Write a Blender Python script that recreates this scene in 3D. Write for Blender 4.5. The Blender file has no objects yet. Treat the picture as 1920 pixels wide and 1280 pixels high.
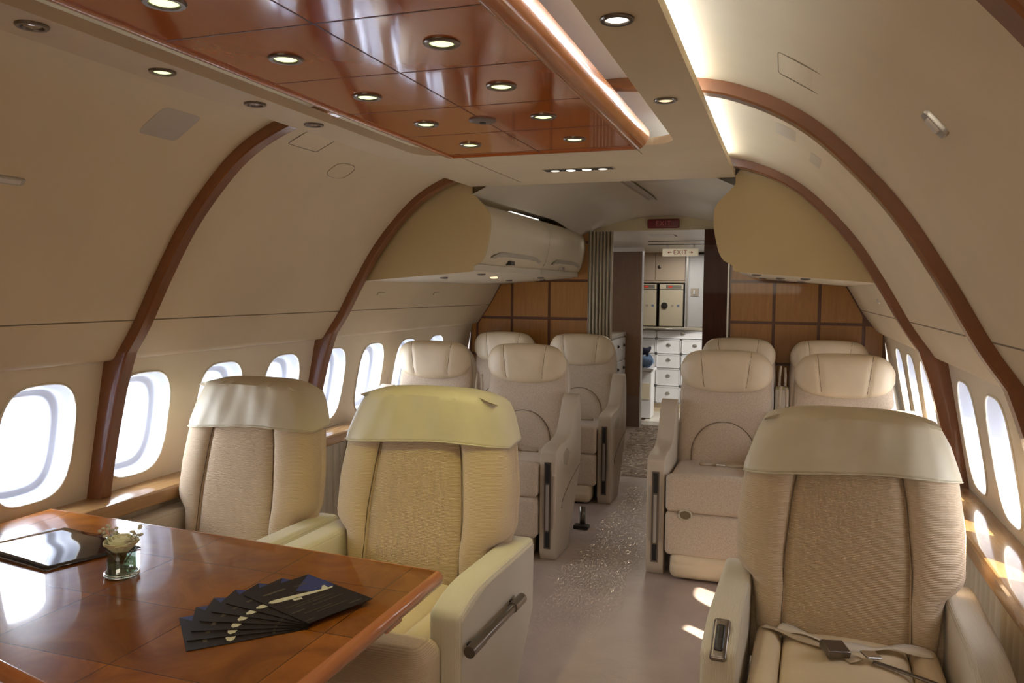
import bpy, bmesh, math, random
from math import sin, cos, pi, radians, sqrt, atan2
from mathutils import Vector, Matrix
random.seed(7)
scn = bpy.context.scene
COL = scn.collection

# ------------------------------------------------------------------ materials
MATS = {}
def nt(m): return m.node_tree.nodes, m.node_tree.links
def mat(name, col, rough=.6, metal=0., coat=0., spec=.5, emit=None, es=0., sheen=0.):
    if name in MATS: return MATS[name]
    m = bpy.data.materials.new(name); m.use_nodes = True
    b = m.node_tree.nodes['Principled BSDF']
    b.inputs['Base Color'].default_value = (*col, 1)
    b.inputs['Roughness'].default_value = rough
    b.inputs['Metallic'].default_value = metal
    b.inputs['Coat Weight'].default_value = coat
    b.inputs['Coat Roughness'].default_value = .04
    b.inputs['Specular IOR Level'].default_value = spec
    b.inputs['Sheen Weight'].default_value = sheen
    if emit:
        b.inputs['Emission Color'].default_value = (*emit, 1); b.inputs['Emission Strength'].default_value = es
    MATS[name] = m
    return m
def coords(m, scale=(1, 1, 1), rot=(0, 0, 0), kind='Object'):
    n, l = nt(m)
    tc = n.new('ShaderNodeTexCoord'); mp = n.new('ShaderNodeMapping')
    mp.inputs['Scale'].default_value = scale; mp.inputs['Rotation'].default_value = rot
    l.new(tc.outputs[kind], mp.inputs['Vector'])
    return mp.outputs['Vector']
def add_bump(m, h, strength=.3, dist=.002):
    n, l = nt(m); bp = n.new('ShaderNodeBump')
    bp.inputs['Strength'].default_value = strength; bp.inputs['Distance'].default_value = dist
    l.new(h, bp.inputs['Height']); l.new(bp.outputs['Normal'], n['Principled BSDF'].inputs['Normal'])
def noise(m, vec, scale=5, detail=4, dist=0., rough=.5):
    n, l = nt(m); t = n.new('ShaderNodeTexNoise')
    t.inputs['Scale'].default_value = scale; t.inputs['Detail'].default_value = detail
    t.inputs['Distortion'].default_value = dist; t.inputs['Roughness'].default_value = rough
    l.new(vec, t.inputs['Vector']); return t.outputs['Fac']
def ramp(m, fac, stops):
    n, l = nt(m); r = n.new('ShaderNodeValToRGB'); e = r.color_ramp.elements
    while len(e) < len(stops): e.new(.5)
    for k, (p, c) in enumerate(stops): e[k].position = p; e[k].color = (*c, 1)
    l.new(fac, r.inputs['Fac']); return r.outputs['Color']
def base(m, c): n, l = nt(m); l.new(c, n['Principled BSDF'].inputs['Base Color'])

def m_paint(name, col, rough=.55, coat=0.):
    m = mat(name, col, rough, coat=coat); v = coords(m)
    f = noise(m, v, 3, 3)
    d = tuple(c*.93 for c in col); base(m, ramp(m, f, [(.3, d), (.7, col)]))
    add_bump(m, noise(m, v, 220, 2), .08, .001); return m
def m_fabric(name, col, ax='Z', freq=150, strength=.5, sheen=.15):
    m = mat(name, col, .85, sheen=sheen, spec=.25); n, l = nt(m)
    v = coords(m)
    w = n.new('ShaderNodeTexWave'); w.bands_direction = ax; w.inputs['Scale'].default_value = freq
    w.inputs['Distortion'].default_value = 1.2; w.inputs['Detail'].default_value = 1; w.inputs['Detail Scale'].default_value = 2
    l.new(v, w.inputs['Vector'])
    d = tuple(c*.84 for c in col)
    base(m, ramp(m, w.outputs['Fac'], [(.1, d), (.6, col)]))
    add_bump(m, w.outputs['Fac'], strength, .003); return m
def m_knit(name, col):
    m = mat(name, col, .85, sheen=.15, spec=.25); n, l = nt(m); v = coords(m)
    o = n.new('ShaderNodeTexVoronoi'); o.inputs['Scale'].default_value = 170; l.new(v, o.inputs['Vector'])
    d = tuple(c*.8 for c in col); base(m, ramp(m, o.outputs['Distance'], [(.15, col), (.75, d)]))
    add_bump(m, o.outputs['Distance'], .5, .002); return m
def m_leather(name, col, rough=.42):
    m = mat(name, col, rough, spec=.45); v = coords(m)
    d = tuple(c*.9 for c in col); base(m, ramp(m, noise(m, v, 6, 3), [(.3, d), (.7, col)]))
    n, l = nt(m); o = n.new('ShaderNodeTexNoise'); o.inputs['Scale'].default_value = 12; l.new(v, o.inputs['Vector'])
    add_bump(m, o.outputs['Fac'], .25, .01); return m
def m_wood(name, c1, c2, scale=(1, 1, 1), rough=.25, coat=.6, ns=6, dist=1.5):
    m = mat(name, c1, rough, coat=coat); v = coords(m, scale)
    f = noise(m, v, ns, 6, dist, .6); base(m, ramp(m, f, [(.25, c1), (.75, c2)])); return m

CREAM = (.66, .53, .345)
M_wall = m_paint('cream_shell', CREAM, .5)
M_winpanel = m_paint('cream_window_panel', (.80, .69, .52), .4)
M_band = m_paint('cream_ceiling', (.62, .495, .315), .5)
M_bin = m_paint('cream_bin', (.64, .54, .37), .4)
M_bincap = m_paint('cream_bin_cap', (.55, .41, .20), .5)
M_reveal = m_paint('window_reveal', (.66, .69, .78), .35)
M_trimlip = mat('window_lip', (.8, .74, .6), .4)
M_arch = m_wood('arch_veneer', (.15, .050, .016), (.23, .080, .024), (.6, 6, .6), .3, .5, 8, .8)
M_ceilwood = m_wood('ceiling_veneer', (.40, .085, .013), (.48, .115, .018), (1, .5, 1), .10, .6, 4, 1.)
M_mould = m_wood('moulding_wood', (.42, .135, .038), (.50, .17, .05), (6, .6, 6), .22, .8, 6, .5)
M_shelf = m_wood('shelf_veneer', (.33, .17, .06), (.50, .29, .12), (5, .7, 5), .22, .7, 6, .6)
M_bulk = m_wood('bulkhead_panel', (.36, .15, .032), (.48, .225, .052), (8, 8, .8), .35, .25, 6, .6)
M_bulkd = m_wood('bulkhead_frame', (.12, .040, .014), (.17, .058, .02), (3, 3, 3), .35, .3)
M_darkwood = m_wood('dark_door_veneer', (.05, .017, .010), (.08, .027, .015), (3, 3, .5), .5, .05)
M_darkwood.node_tree.nodes['Principled BSDF'].inputs['Specular IOR Level'].default_value = .15
M_partition = m_wood('brown_partition', (.16, .085, .045), (.20, .11, .06), (3, 3, .6), .6, .0)
M_fab = m_fabric('seat_fabric', (.66, .49, .32), 'Z', 62, .7)
M_fabY = m_fabric('seat_fabric_side', (.67, .51, .345), 'Z', 62, .5)
M_armfab = m_fabric('arm_fabric', (.68, .60, .47), 'X', 70, .3)
M_armside = m_paint('arm_side_fabric', (.60, .53, .44), .8)
M_knit = m_knit('knit_fabric', (.64, .51, .38))
M_leather = m_leather('cream_leather', (.70, .56, .375))
M_cover = m_leather('cover_leather', (.62, .54, .38), .5)
M_shellp = m_paint('seat_plastic', (.56, .47, .36), .4)
M_seam = mat('seam_thread', (.17, .115, .07), .9)
M_chrome = mat('chrome', (.75, .74, .72), .18, 1.)
M_bronze = mat('bronze_metal', (.20, .17, .145), .28, .9)
M_alu = mat('brushed_aluminium', (.5, .48, .45), .35, .9)
M_dark = mat('dark_plastic', (.025, .02, .018), .35)
M_blackslot = mat('black_slot', (.012, .01, .009), .6)
M_belt = mat('belt_webbing', (.50, .40, .29), .7)
M_white = m_paint('white_laminate', (.74, .74, .76), .35)
M_whitew = m_paint('warm_white_laminate', (.74, .66, .50), .35)
M_lens = mat('lamp_lens', (.8, .85, .5), .3, emit=(.80, .95, .42), es=2.6)
M_lensw = mat('warm_lamp_lens', (.9, .7, .5), .3, emit=(1., .75, .45), es=1.6)
M_lensoff = mat('unlit_lamp_lens', (.35, .28, .22), .15, .6)
M_lensspot = mat('white_lamp_lens', (1, 1, .95), .3, emit=(1., .97, .85), es=5)
M_plate = m_paint('grey_plate', (.50, .43, .35), .5)
M_line = mat('panel_gap', (.20, .15, .09), .8)

# ceiling veneer joints + figure are geometry; carpet
m = mat('carpet', (.42, .33, .28), .42, coat=.55, spec=.5); v = coords(m)
base(m, ramp(m, noise(m, v, 4, 5), [(.3, (.36, .275, .235)), (.7, (.46, .36, .31))]))
m.node_tree.nodes['Principled BSDF'].inputs['Coat Roughness'].default_value = .28
add_bump(m, noise(m, v, 14, 4, 1.), .35, .01); M_carpet = m
# crinkled plastic film
def m_film(name, sc, lo):
    m = bpy.data.materials.new(name); m.use_nodes = True; n, l = nt(m); n.clear()
    o = n.new('ShaderNodeOutputMaterial'); mi = n.new('ShaderNodeMixShader'); t = n.new('ShaderNodeBsdfTransparent'); g = n.new('ShaderNodeBsdfGlossy')
    t.inputs['Color'].default_value = (.50, .43, .38, 1) if lo > .05 else (1, 1, 1, 1); g.inputs['Roughness'].default_value = .10; g.inputs['Color'].default_value = (1, .93, .84, 1)
    v = coords(m, sc); tx = n.new('ShaderNodeTexNoise'); tx.inputs['Scale'].default_value = 1.; tx.inputs['Detail'].default_value = 3; tx.inputs['Distortion'].default_value = 2.6
    l.new(v, tx.inputs['Vector']); bp = n.new('ShaderNodeBump'); bp.inputs['Strength'].default_value = 1.; bp.inputs['Distance'].default_value = .03
    l.new(tx.outputs['Fac'], bp.inputs['Height']); l.new(bp.outputs['Normal'], g.inputs['Normal'])
    df = n.new('ShaderNodeBsdfDiffuse'); df.inputs['Color'].default_value = (.85, .74, .62, 1); m2 = n.new('ShaderNodeMixShader'); m2.inputs[0].default_value = .45
    l.new(df.outputs[0], m2.inputs[1]); l.new(g.outputs[0], m2.inputs[2])
    wv = n.new('ShaderNodeMath'); wv.operation = 'PINGPONG'; wv.inputs[1].default_value = .055; l.new(tx.outputs['Fac'], wv.inputs[0])
    rr = n.new('ShaderNodeMapRange'); rr.inputs['From Min'].default_value = .036; rr.inputs['From Max'].default_value = .054; rr.inputs['To Min'].default_value = lo; rr.inputs['To Max'].default_value = 1.
    l.new(wv.outputs[0], rr.inputs['Value'])
    tc = n.new('ShaderNodeTexCoord'); sx_ = n.new('ShaderNodeSeparateXYZ'); fy = n.new('ShaderNodeMapRange'); mu = n.new('ShaderNodeMath'); mu.operation = 'MULTIPLY'
    fy.inputs['From Min'].default_value = 3.0; fy.inputs['From Max'].default_value = 4.6; fy.interpolation_type = 'SMOOTHSTEP'
    l.new(tc.outputs['Object'], sx_.inputs[0]); l.new(sx_.outputs['Y'], fy.inputs['Value']); l.new(fy.outputs[0], mu.inputs[0]); l.new(rr.outputs[0], mu.inputs[1])
    l.new(mu.outputs[0], mi.inputs[0]); l.new(t.outputs[0], mi.inputs[1]); l.new(m2.outputs[0], mi.inputs[2]); l.new(mi.outputs[0], o.inputs[0]); return m
M_film = m_film('plastic_film_across', (4, 20, 1), .10); M_film2 = m_film('plastic_film_swirl', (13, 5, 1), .0)
# burl table
m = mat('burl_table', (.3, .1, .03), .25, coat=.42, spec=.1); n, l = nt(m); v = coords(m)
br = n.new('ShaderNodeTexBrick'); br.offset = 0; br.inputs['Scale'].default_value = 1
br.inputs['Brick Width'].default_value = .37; br.inputs['Row Height'].default_value = .31
br.inputs['Mortar Size'].default_value = .0012; br.inputs['Bias'].default_value = 0
br.inputs['Color1'].default_value = (.62, .62, .62, 1); br.inputs['Color2'].default_value = (1, 1, 1, 1); br.inputs['Mortar'].default_value = (.12, .1, .1, 1)
mp = n.new('ShaderNodeMapping'); mp.inputs['Location'].default_value = (.0, .08, 0); l.new(v, mp.inputs['Vector']); l.new(mp.outputs['Vector'], br.inputs['Vector'])
f = noise(m, v, 4, 7, 1.2, .6); c = ramp(m, f, [(.30, (.22, .062, .008)), (.5, (.32, .098, .012)), (.70, (.42, .14, .018))])
mx = n.new('ShaderNodeMix'); mx.data_type = 'RGBA'; mx.blend_type = 'MULTIPLY'; mx.inputs['Factor'].default_value = 1
l.new(c, mx.inputs['A']); l.new(br.outputs['Color'], mx.inputs['B']); base(m, mx.outputs['Result']); M_table = m
# cheap window glass: transparent with a little reflection
def m_glass(name, tint=(1, 1, 1), refl=.08):
    m = bpy.data.materials.new(name); m.use_nodes = True; n, l = nt(m); n.clear()
    o = n.new('ShaderNodeOutputMaterial'); mi = n.new('ShaderNodeMixShader'); t = n.new('ShaderNodeBsdfTransparent'); g = n.new('ShaderNodeBsdfGlossy')
    t.inputs['Color'].default_value = (*tint, 1); g.inputs['Roughness'].default_value = .03; mi.inputs[0].default_value = refl
    l.new(t.outputs[0], mi.inputs[1]); l.new(g.outputs[0], mi.inputs[2]); l.new(mi.outputs[0], o.inputs[0]); return m
M_glass = m_glass('window_glass', (.96, .98, 1.), .06)
M_vase = m_glass('vase_glass', (.74, .80, .77), .16)
M_water = m_glass('vase_water', (.50, .60, .45), .08)

# ------------------------------------------------------------------ mesh helpers
def link(name, me, m=None, parent=None, smooth=True, loc=None):
    o = bpy.data.objects.new(name, me); COL.objects.link(o)
    if m: me.materials.append(m)
    if smooth is True:
        me.polygons.foreach_set('use_smooth', [True]*len(me.polygons))
    elif smooth:
        me.polygons.foreach_set('use_smooth', [True]*len(me.polygons)); me.set_sharp_from_angle(angle=radians(smooth))
    if parent: o.parent = parent
    if loc: o.location = loc
    return o
class MB:
    def __init__(s): s.v = []; s.f = []
    def add(s, vs, fs):
        k = len(s.v); s.v += [tuple(a) for a in vs]; s.f += [tuple(i+k for i in f) for f in fs]; return s
    def box(s, x0, x1, y0, y1, z0, z1):
        return s.add([(x, y, z) for x in (x0, x1) for y in (y0, y1) for z in (z0, z1)],
                     [(0, 1, 3, 2), (4, 6, 7, 5), (0, 4, 5, 1), (2, 3, 7, 6), (0, 2, 6, 4), (1, 5, 7, 3)])
    def grid(s, P):
        n, m_ = len(P), len(P[0])
        return s.add([p for r in P for p in r], [(i*m_+j, i*m_+j+1, (i+1)*m_+j+1, (i+1)*m_+j) for i in range(n-1) for j in range(m_-1)])
    def rbox(s, c, h, r, T=None, k=4, mseg=4):
        def ax(hh):
            rr = min(r, hh*.999); inn = hh-rr
            a = [-inn-rr*cos(pi/2*t/k) for t in range(k)]
            b = [-inn+2*inn*t/mseg for t in range(mseg+1)]
            return a+b+[-x for x in reversed(a)]
        A = [ax(q) for q in h]
        rr = min(r, min(h)*.999)
        def P(p):
            q = Vector([max(-(hh-rr), min(hh-rr, x)) for x, hh in zip(p, h)])
            d = Vector(p)-q
            if d.length > 1e-9: d = d.normalized()*rr
            v = q+d
            v = (v.x+c[0], v.y+c[1], v.z+c[2])
            return T(*v) if T else v
        for a in range(3):
            b, cc = (a+1) % 3, (a+2) % 3
            for sg in (-1, 1):
                rows = []
                for x in A[b]:
                    row = []
                    for y in A[cc]:
                        p = [0, 0, 0]; p[a] = sg*h[a]; p[b] = x; p[cc] = y; row.append(P(p))
                    rows.append(row)
                if sg < 0: rows = rows[::-1]
                s.grid(rows)
        return s
    def tube(s, pts, r, n=8, cap=True, closed=False):
        pts = [Vector(p) for p in pts]; N = len(pts); rings = []
        up = Vector((0, 0, 1))
        for i, p in enumerate(pts):
            if closed: t = pts[(i+1) % N]-pts[i-1]
            else: t = pts[min(i+1, N-1)]-pts[max(i-1, 0)]
            t.normalize(); u = up if abs(t.dot(up)) < .95 else Vector((1, 0, 0))
            a = t.cross(u).normalized(); b = t.cross(a)
            rad = r[i] if isinstance(r, (list, tuple)) else r
            rings.append([p+a*rad*cos(2*pi*k/n)+b*rad*sin(2*pi*k/n) for k in range(n)])
        if closed: rings.append(rings[0])
        vs = [q for R in rings for q in R]
        fs = [(i*n+k, i*n+(k+1) % n, (i+1)*n+(k+1) % n, (i+1)*n+k) for i in range(len(rings)-1) for k in range(n)]
        if cap and not closed: fs += [tuple(range(n)), tuple(range((len(rings)-1)*n, len(rings)*n))]
        return s.add(vs, fs)
    def lathe(s, prof, c=(0, 0, 0), n=24, M=None):
        vs = []
        for (r, z) in prof:
            for k in range(n):
                a = 2*pi*k/n; p = Vector((r*cos(a), r*sin(a), z))
                if M: p = M @ p
                vs.append(p+Vector(c))
        fs = [(i*n+k, i*n+(k+1) % n, (i+1)*n+(k+1) % n, (i+1)*n+k) for i in range(len(prof)-1) for k in range(n)]
        if prof[0][0] > 1e-6: fs.append(tuple(range(n)))
        if prof[-1][0] > 1e-6: fs.append(tuple(range((len(prof)-1)*n, len(prof)*n)))
        return s.add(vs, fs)
    def prism(s, poly, ax, a, b):
        """poly in the two other axes (cyclic order), extruded along ax"""
        def P(p, t):
            if ax == 'x': return (t, p[0], p[1])
            if ax == 'y': return (p[0], t, p[1])
            return (p[0], p[1], t)
        n = len(poly)
        return s.add([P(p, a) for p in poly]+[P(p, b) for p in poly],
                     [tuple(range(n))[::-1], tuple(range(n, 2*n))]+[(i, (i+1) % n, n+(i+1) % n, n+i) for i in range(n)])
    def pillow(s, fn, T, p=5, nu=20, nv=20):
        """closed cushion; fn(u,v)->(pos, normal)"""
        def sp(n): return [-cos(pi*i/n) for i in range(n+1)]
        U, V = sp(nu), sp(nv)
        for sg in (-1, 1):
            rows = []
            for u in U:
                row = []
                for v_ in V:
                    e = (max(0, 1-abs(u)**p)*max(0, 1-abs(v_)**p))**(.5)
                    pos, nn = fn(u, v_); row.append(Vector(pos)+Vector(nn)*(sg*T*.5*e))
                rows.append(row)
            s.grid(rows if sg > 0 else rows[::-1])
        return s
    def build(s, name, m=None, parent=None, smooth=35, bevel=0, weld=True, loc=None):
        me = bpy.data.meshes.new(name); me.from_pydata([tuple(v) for v in s.v], [], s.f)
        bm = bmesh.new(); bm.from_mesh(me)
        if weld: bmesh.ops.remove_doubles(bm, verts=bm.verts, dist=1e-5)
        bmesh.ops.dissolve_degenerate(bm, dist=1e-6, edges=bm.edges)
        bmesh.ops.recalc_face_normals(bm, faces=bm.faces)
        if not bevel:
            ng = [f for f in bm.faces if len(f.verts) > 6]
            if ng: bmesh.ops.triangulate(bm, faces=ng)
        if bevel:
            ed = [e for e in bm.edges if len(e.link_faces) == 2 and e.calc_face_angle(0) > radians(25)]
            bmesh.ops.bevel(bm, geom=ed, offset=bevel, segments=3, profile=.5, affect='EDGES', clamp_overlap=True)
        bm.to_mesh(me); bm.free()
        return link(name, me, m, parent, smooth, loc)

def empty(name, loc=(0, 0, 0), rz=0, sc=1.):
    o = bpy.data.objects.new(name, None); COL.objects.link(o); o.location = loc; o.rotation_euler = (0, 0, rz); o.scale = (sc,)*3
    o.empty_display_size = .1
    return o
def tag(o, label=None, cat=None, group=None, kind=None):
    if label: o['label'] = label
    if cat: o['category'] = cat
    if group: o['group'] = group
    if kind: o['kind'] = kind
    return o
def thing(name, label, cat, loc=(0, 0, 0), rz=0, group=None, sc=1.):
    return tag(empty(name, loc, rz, sc), label, cat, group)
def struct(o, label=None): return tag(o, label, None, None, 'structure')
def dup(o, parent=None):
    c = o.copy(); COL.objects.link(c); c.parent = parent
    for ch in list(o.children): dup(ch, c)
    return c
def text_mesh(body, size, name, m, parent=None, loc=(0, 0, 0), rot=(pi/2, 0, 0), ext=.0015, align='CENTER', sx=1.):
    cu = bpy.data.curves.new(name, 'FONT'); cu.body = body; cu.size = size; cu.extrude = ext; cu.align_x = align; cu.align_y = 'CENTER'; cu.space_character = 1.1
    t = bpy.data.objects.new(name, cu); COL.objects.link(t)
    bpy.context.view_layer.update()
    me = bpy.data.meshes.new_from_object(t.evaluated_get(bpy.context.evaluated_depsgraph_get()))
    bpy.data.objects.remove(t); bpy.data.curves.remove(cu)
    o = link(name, me, m, parent, False); o.location = loc; o.rotation_euler = rot; o.scale = (sx, 1, 1); return o
def lerp(a, b, t): return a+(b-a)*t
def interp(tab, x):
    if x <= tab[0][0]: return tab[0][1]
    for (a, fa), (b, fb) in zip(tab, tab[1:]):
        if x <= b: return lerp(fa, fb, (x-a)/(b-a))
    return tab[-1][1]
def smooth_pts(pts, n=6):
    out = []
    for i in range(len(pts)-1):
        p0 = pts[max(i-1, 0)]; p1 = pts[i]; p2 = pts[i+1]; p3 = pts[min(i+2, len(pts)-1)]
        for k in range(n):
            t = k/n
            out.append(tuple(.5*((2*b)+(-a+c)*t+(2*a-5*b+4*c-d)*t*t+(-a+3*b-3*c+d)*t**3) for a, b, c, d in zip(p0, p1, p2, p3)))
    out.append(tuple(pts[-1])); return out

# ------------------------------------------------------------------ cabin shell
YB, YF = -2.6, 6.5            # rear end of the shell (behind camera) and bulkhead
SHELL = smooth_pts([(0, 2.265), (.35, 2.258), (.68, 2.222), (.83, 2.182), (.98, 2.105), (1.11, 1.995), (1.262, 1.822), (1.392, 1.62), (1.495, 1.44), (1.575, 1.325)], 5)
VAL = [(1.592, 1.300), (1.600, 1.288), (1.612, 1.280), (1.632, 1.277), (1.662, 1.277)]   # rounded lower lip of the upper panel
def XW(z): return 1.715-.19*(z-.95)
HW, HH, ZC = .168, .232, .978     # window opening half sizes, centre height
def sell(t, a, b, p=3.2):
    c, s_ = cos(t), sin(t)
    return (a*math.copysign(abs(c)**(2/p), c), b*math.copysign(abs(s_)**(2/p), s_))
WY = [2.22+.508*k for k in range(-8, 8)]
def upper_shell(sg):
    mb = MB(); pr = SHELL+VAL
    ys = [YB+(YF-YB)*i/26 for i in range(27)]
    mb.grid([[(sg*x, y, z) for (x, z) in pr] for y in ys])
    return mb
for sg, side in ((-1, 'left'), (1, 'right')):
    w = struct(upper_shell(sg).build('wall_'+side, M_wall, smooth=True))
    # long horizontal panel seam
    mb = MB(); mb.box(-.0025, .0025, YB, YF, -.0016, .0016)
    o = mb.build('panel_seam', M_line, w, False); o.location = (sg*1.4925, 0, 1.445); o.rotation_euler = (0, sg*radians(60), 0)
    # window band with openings
    mb = MB(); zt, zb = 1.277, .69; N = 40
    edges = [YB]+[(a+b)/2 for a, b in zip(WY, WY[1:])]+[YF]
    for i, yc in enumerate(WY):
        y0, y1 = edges[i], edges[i+1]
        ring = []; rect = []
        for k in range(N):
            t = 2*pi*k/N+1e-4; a, b = sell(t, HW, HH); ring.append((yc+a, ZC+b))
            c_, s_ = cos(t), sin(t)
            cy = (y1-yc) if c_ > 0 else (yc-y0); cz = (zt-ZC) if s_ > 0 else (ZC-zb)
            tt = min(cy/abs(c_) if abs(c_) > 1e-6 else 9, cz/abs(s_) if abs(s_) > 1e-6 else 9)
            rect.append([yc+c_*tt, ZC+s_*tt])
        for cy_, cz_ in ((y0, zb), (y0, zt), (y1, zb), (y1, zt)):
            k = min(range(N), key=lambda q: (rect[q][0]-cy_)**2+(rect[q][1]-cz_)**2); rect[k] = [cy_, cz_]
        mid = [((a[0]+b[0])/2, (a[1]+b[1])/2) for a, b in zip(ring, rect)]
        def P(q): return (sg*XW(q[1]), q[0], q[1])
        rows = [[P(q) for q in r+[r[0]]] for r in (ring, mid, rect)]
        mb.grid(rows)
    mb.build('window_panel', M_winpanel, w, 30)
    # lower side wall with padded ribs
    mb = MB(); P = []
    y = YB; 
    while y < YF:
        r_ = abs(sin(pi*(y-YB)/.075))**.5*.016
        P.append([(sg*(1.665-r_), y, z) for z in (.05, .62)]+[(sg*1.665, y, .66)]); y += .0094
    mb.grid(P); mb.build('ribbed_side_panel', m_paint('rib_vinyl', (.58, .50, .36), .35), w, True)

win_n = 0
def make_window():
    r = empty('window')
    # lip ring
    N = 48; mb = MB(); L = [sell(2*pi*k/N, HW, HH) for k in range(N)]
    def X(z, d): return XW(ZC+z)+d
    mb.tube([(X(b, -.002), a, b) for a, b in L], .0045, 6, closed=True)
    mb.build('window_trim', M_trimlip, r, True)
    secs = [(1., -.001), (.985, .012), (.93, .035), (.90, .055), (.885, .075), (.80, .082), (.765, .09), (.745, .12)]
    mb = MB(); rows = []
    for s_, d in secs:
        rows.append([(X(b*s_, d), a*s_*(1 if s_ > .9 else .99), b*s_) for a, b in (L+[L[0]])])
    mb.grid(rows); mb.build('window_reveal', M_reveal, r, True)
    mb = MB(); s_, d = .75, .105
    pts = [(X(b*s_, d), a*s_, b*s_) for a, b in L]; mb.add(pts, [tuple(range(N))])
    mb.build('window_pane', M_glass, r, False)
    return r
M_shade = m_paint('shade_plastic', (.50, .46, .40), .5)
w0 = make_window(); first = True; shaded = []
for sg in (-1, 1):
    for k, yc in enumerate(WY):
        o = w0 if first else dup(w0); first = False
        win_n += 1; o.name = 'window_%d' % win_n
        o.location = (0, yc, ZC); o.scale = (sg, 1, 1)
        if yc < (1.9 if sg < 0 else 2.4): shaded.append(o)
        struct(o)
for o in shaded:
    MB().box(XW(ZC)+.086, XW(ZC)+.090, -.145, .145, -.195, .195).build('window_shade', M_shade, o, False)  # added out of view to keep sun and reflections off table and armchair
# arches (full hoops of dark veneer)
tn = 0
def offs(pts, d):
    out = []
    for i, p in enumerate(pts):
        a = pts[max(i-1, 0)]; b = pts[min(i+1, len(pts)-1)]; t = (b[0]-a[0], b[1]-a[1]); L_ = math.hypot(*t) or 1
        out.append((p[0]+t[1]/L_*d, p[1]-t[0]/L_*d))
    return out
HOOPIN = offs(SHELL[:-1], .040)+[(1.536, 1.31), (1.558, 1.25), (1.592, 1.15), (1.638, .97), (1.670, .82), (1.692, .702)]
HOOPOUT = SHELL[:-1]+[(1.60, 1.31), (1.665, 1.25), (1.69, 1.15), (1.73, .97), (1.76, .80), (1.78, .695)]
def hoop(y0, y1):
    mb = MB(); inn = HOOPIN[1:]
    for sg in (-1, 1):
        I = [(0, 2.226)]+inn
        O = [(x+.004, z+.004) for x, z in HOOPOUT]
        n_ = min(len(I), len(O)); rows = []
        for i in range(n_):
            a, b = I[i], O[i]
            bev = .006
            rows.append([(sg*b[0], y0, b[1]), (sg*lerp(a[0], b[0], .12), y0, lerp(a[1], b[1], .12)), (sg*a[0], y0+bev, a[1]), (sg*a[0], y1-bev, a[1]),
                         (sg*lerp(a[0], b[0], .12), y1, lerp(a[1], b[1], .12)), (sg*b[0], y1, b[1])])
        mb.grid(rows if sg > 0 else [r[::-1] for r in rows])
    return mb
for y0 in (2.49, 4.02, .966, -.558):
    tn += 1; struct(hoop(y0, y0+.062).build('trim_%d' % tn, M_arch, None, 40))
# wooden side shelves
for sg in (-1, 1):
    tn += 1; mb = MB()
    prof = [(1.79, .665), (1.79, .700), (1.615, .700), (1.603, .696), (1.597, .688), (1.595, .655), (1.598, .640), (1.605, .634), (1.625, .634), (1.625, .665)]
    mb.prism([(sg*x, z) for x, z in prof], 'y', YB, YF-.005)
    struct(mb.build('trim_%d' % tn, M_shelf, None, 30))
# floor
mb = MB(); mb.box(-1.9, 1.9, YB-.1, 11.4, -.08, 0)
struct(mb.build('floor', M_carpet, None, False))
# rear wall behind the camera
mb = MB(); mb.box(-1.9, 1.9, YB-.1, YB, 0, 2.4); struct(mb.build('wall_back', M_wall, None, False))

# ------------------------------------------------------------------ ceiling band with the long opening
def rounded_open(hw, y0, y1, r, n=8):
    pts = [(-hw, y0), (hw, y0)]
    pts += [(hw-r+r*cos(a), y1-r+r*sin(a)) for a in [pi/2*i/n for i in range(n+1)]]
    pts += [(-hw+r-r*sin(a), y1-r+r*cos(a)) for a in [pi/2*i/n for i in range(n+1)]]
    return pts
op = rounded_open(.54, YB+.3, 3.115, .11)
def band_mesh():
    me_bm = bmesh.new()
    outer = [(-.70, YB), (.70, YB), (.70, 4.10), (-.70, 4.10)]
    def loop(pts, z):
        vs = [me_bm.verts.new((x, y, z)) for x, y in pts]
        return vs, [me_bm.edges.new((vs[i], vs[(i+1) % len(vs)])) for i in range(len(vs))]
    vo, eo = loop(outer, 2.14); vi, ei = loop(op, 2.14)
    bmesh.ops.triangle_fill(me_bm, edges=eo+ei, use_beauty=True)
    faces = me_bm.faces[:]
    r = bmesh.ops.extrude_face_region(me_bm, geom=faces)
    bmesh.ops.translate(me_bm, verts=[g for g in r['geom'] if isinstance(g, bmesh.types.BMVert)], vec=(0, 0, .03))
    bmesh.ops.recalc_face_normals(me_bm, faces=me_bm.faces)
    me = bpy.data.meshes.new('ceiling'); me_bm.to_mesh(me); me_bm.free(); return me
ceil = struct(link('ceiling', band_mesh(), M_band, None, False))
mb = MB()
mb.prism([(-.70, 2.17), (.70, 2.17), (.70, 2.222), (.35, 2.256), (0, 2.262), (-.35, 2.256), (-.70, 2.222)], 'y', 4.06, 4.10)
mb.build('end_fascia', M_band, ceil, False)
mb = MB()
mb.box(-.3785, -.3765, 3.16, 3.99, 2.1385, 2.1405)
mb.box(.375, .377, 3.12, 3.30, 2.1385, 2.1405)
mb.build('panel_seam', M_line, ceil, False)
MB().box(-.66, .66, YB+.1, 4.04, 2.238, 2.241).build('trough_liner', m_paint('liner_white', (.80, .76, .72), .6), ceil, False)  # white panel added so the lit gap glows white and even
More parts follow.
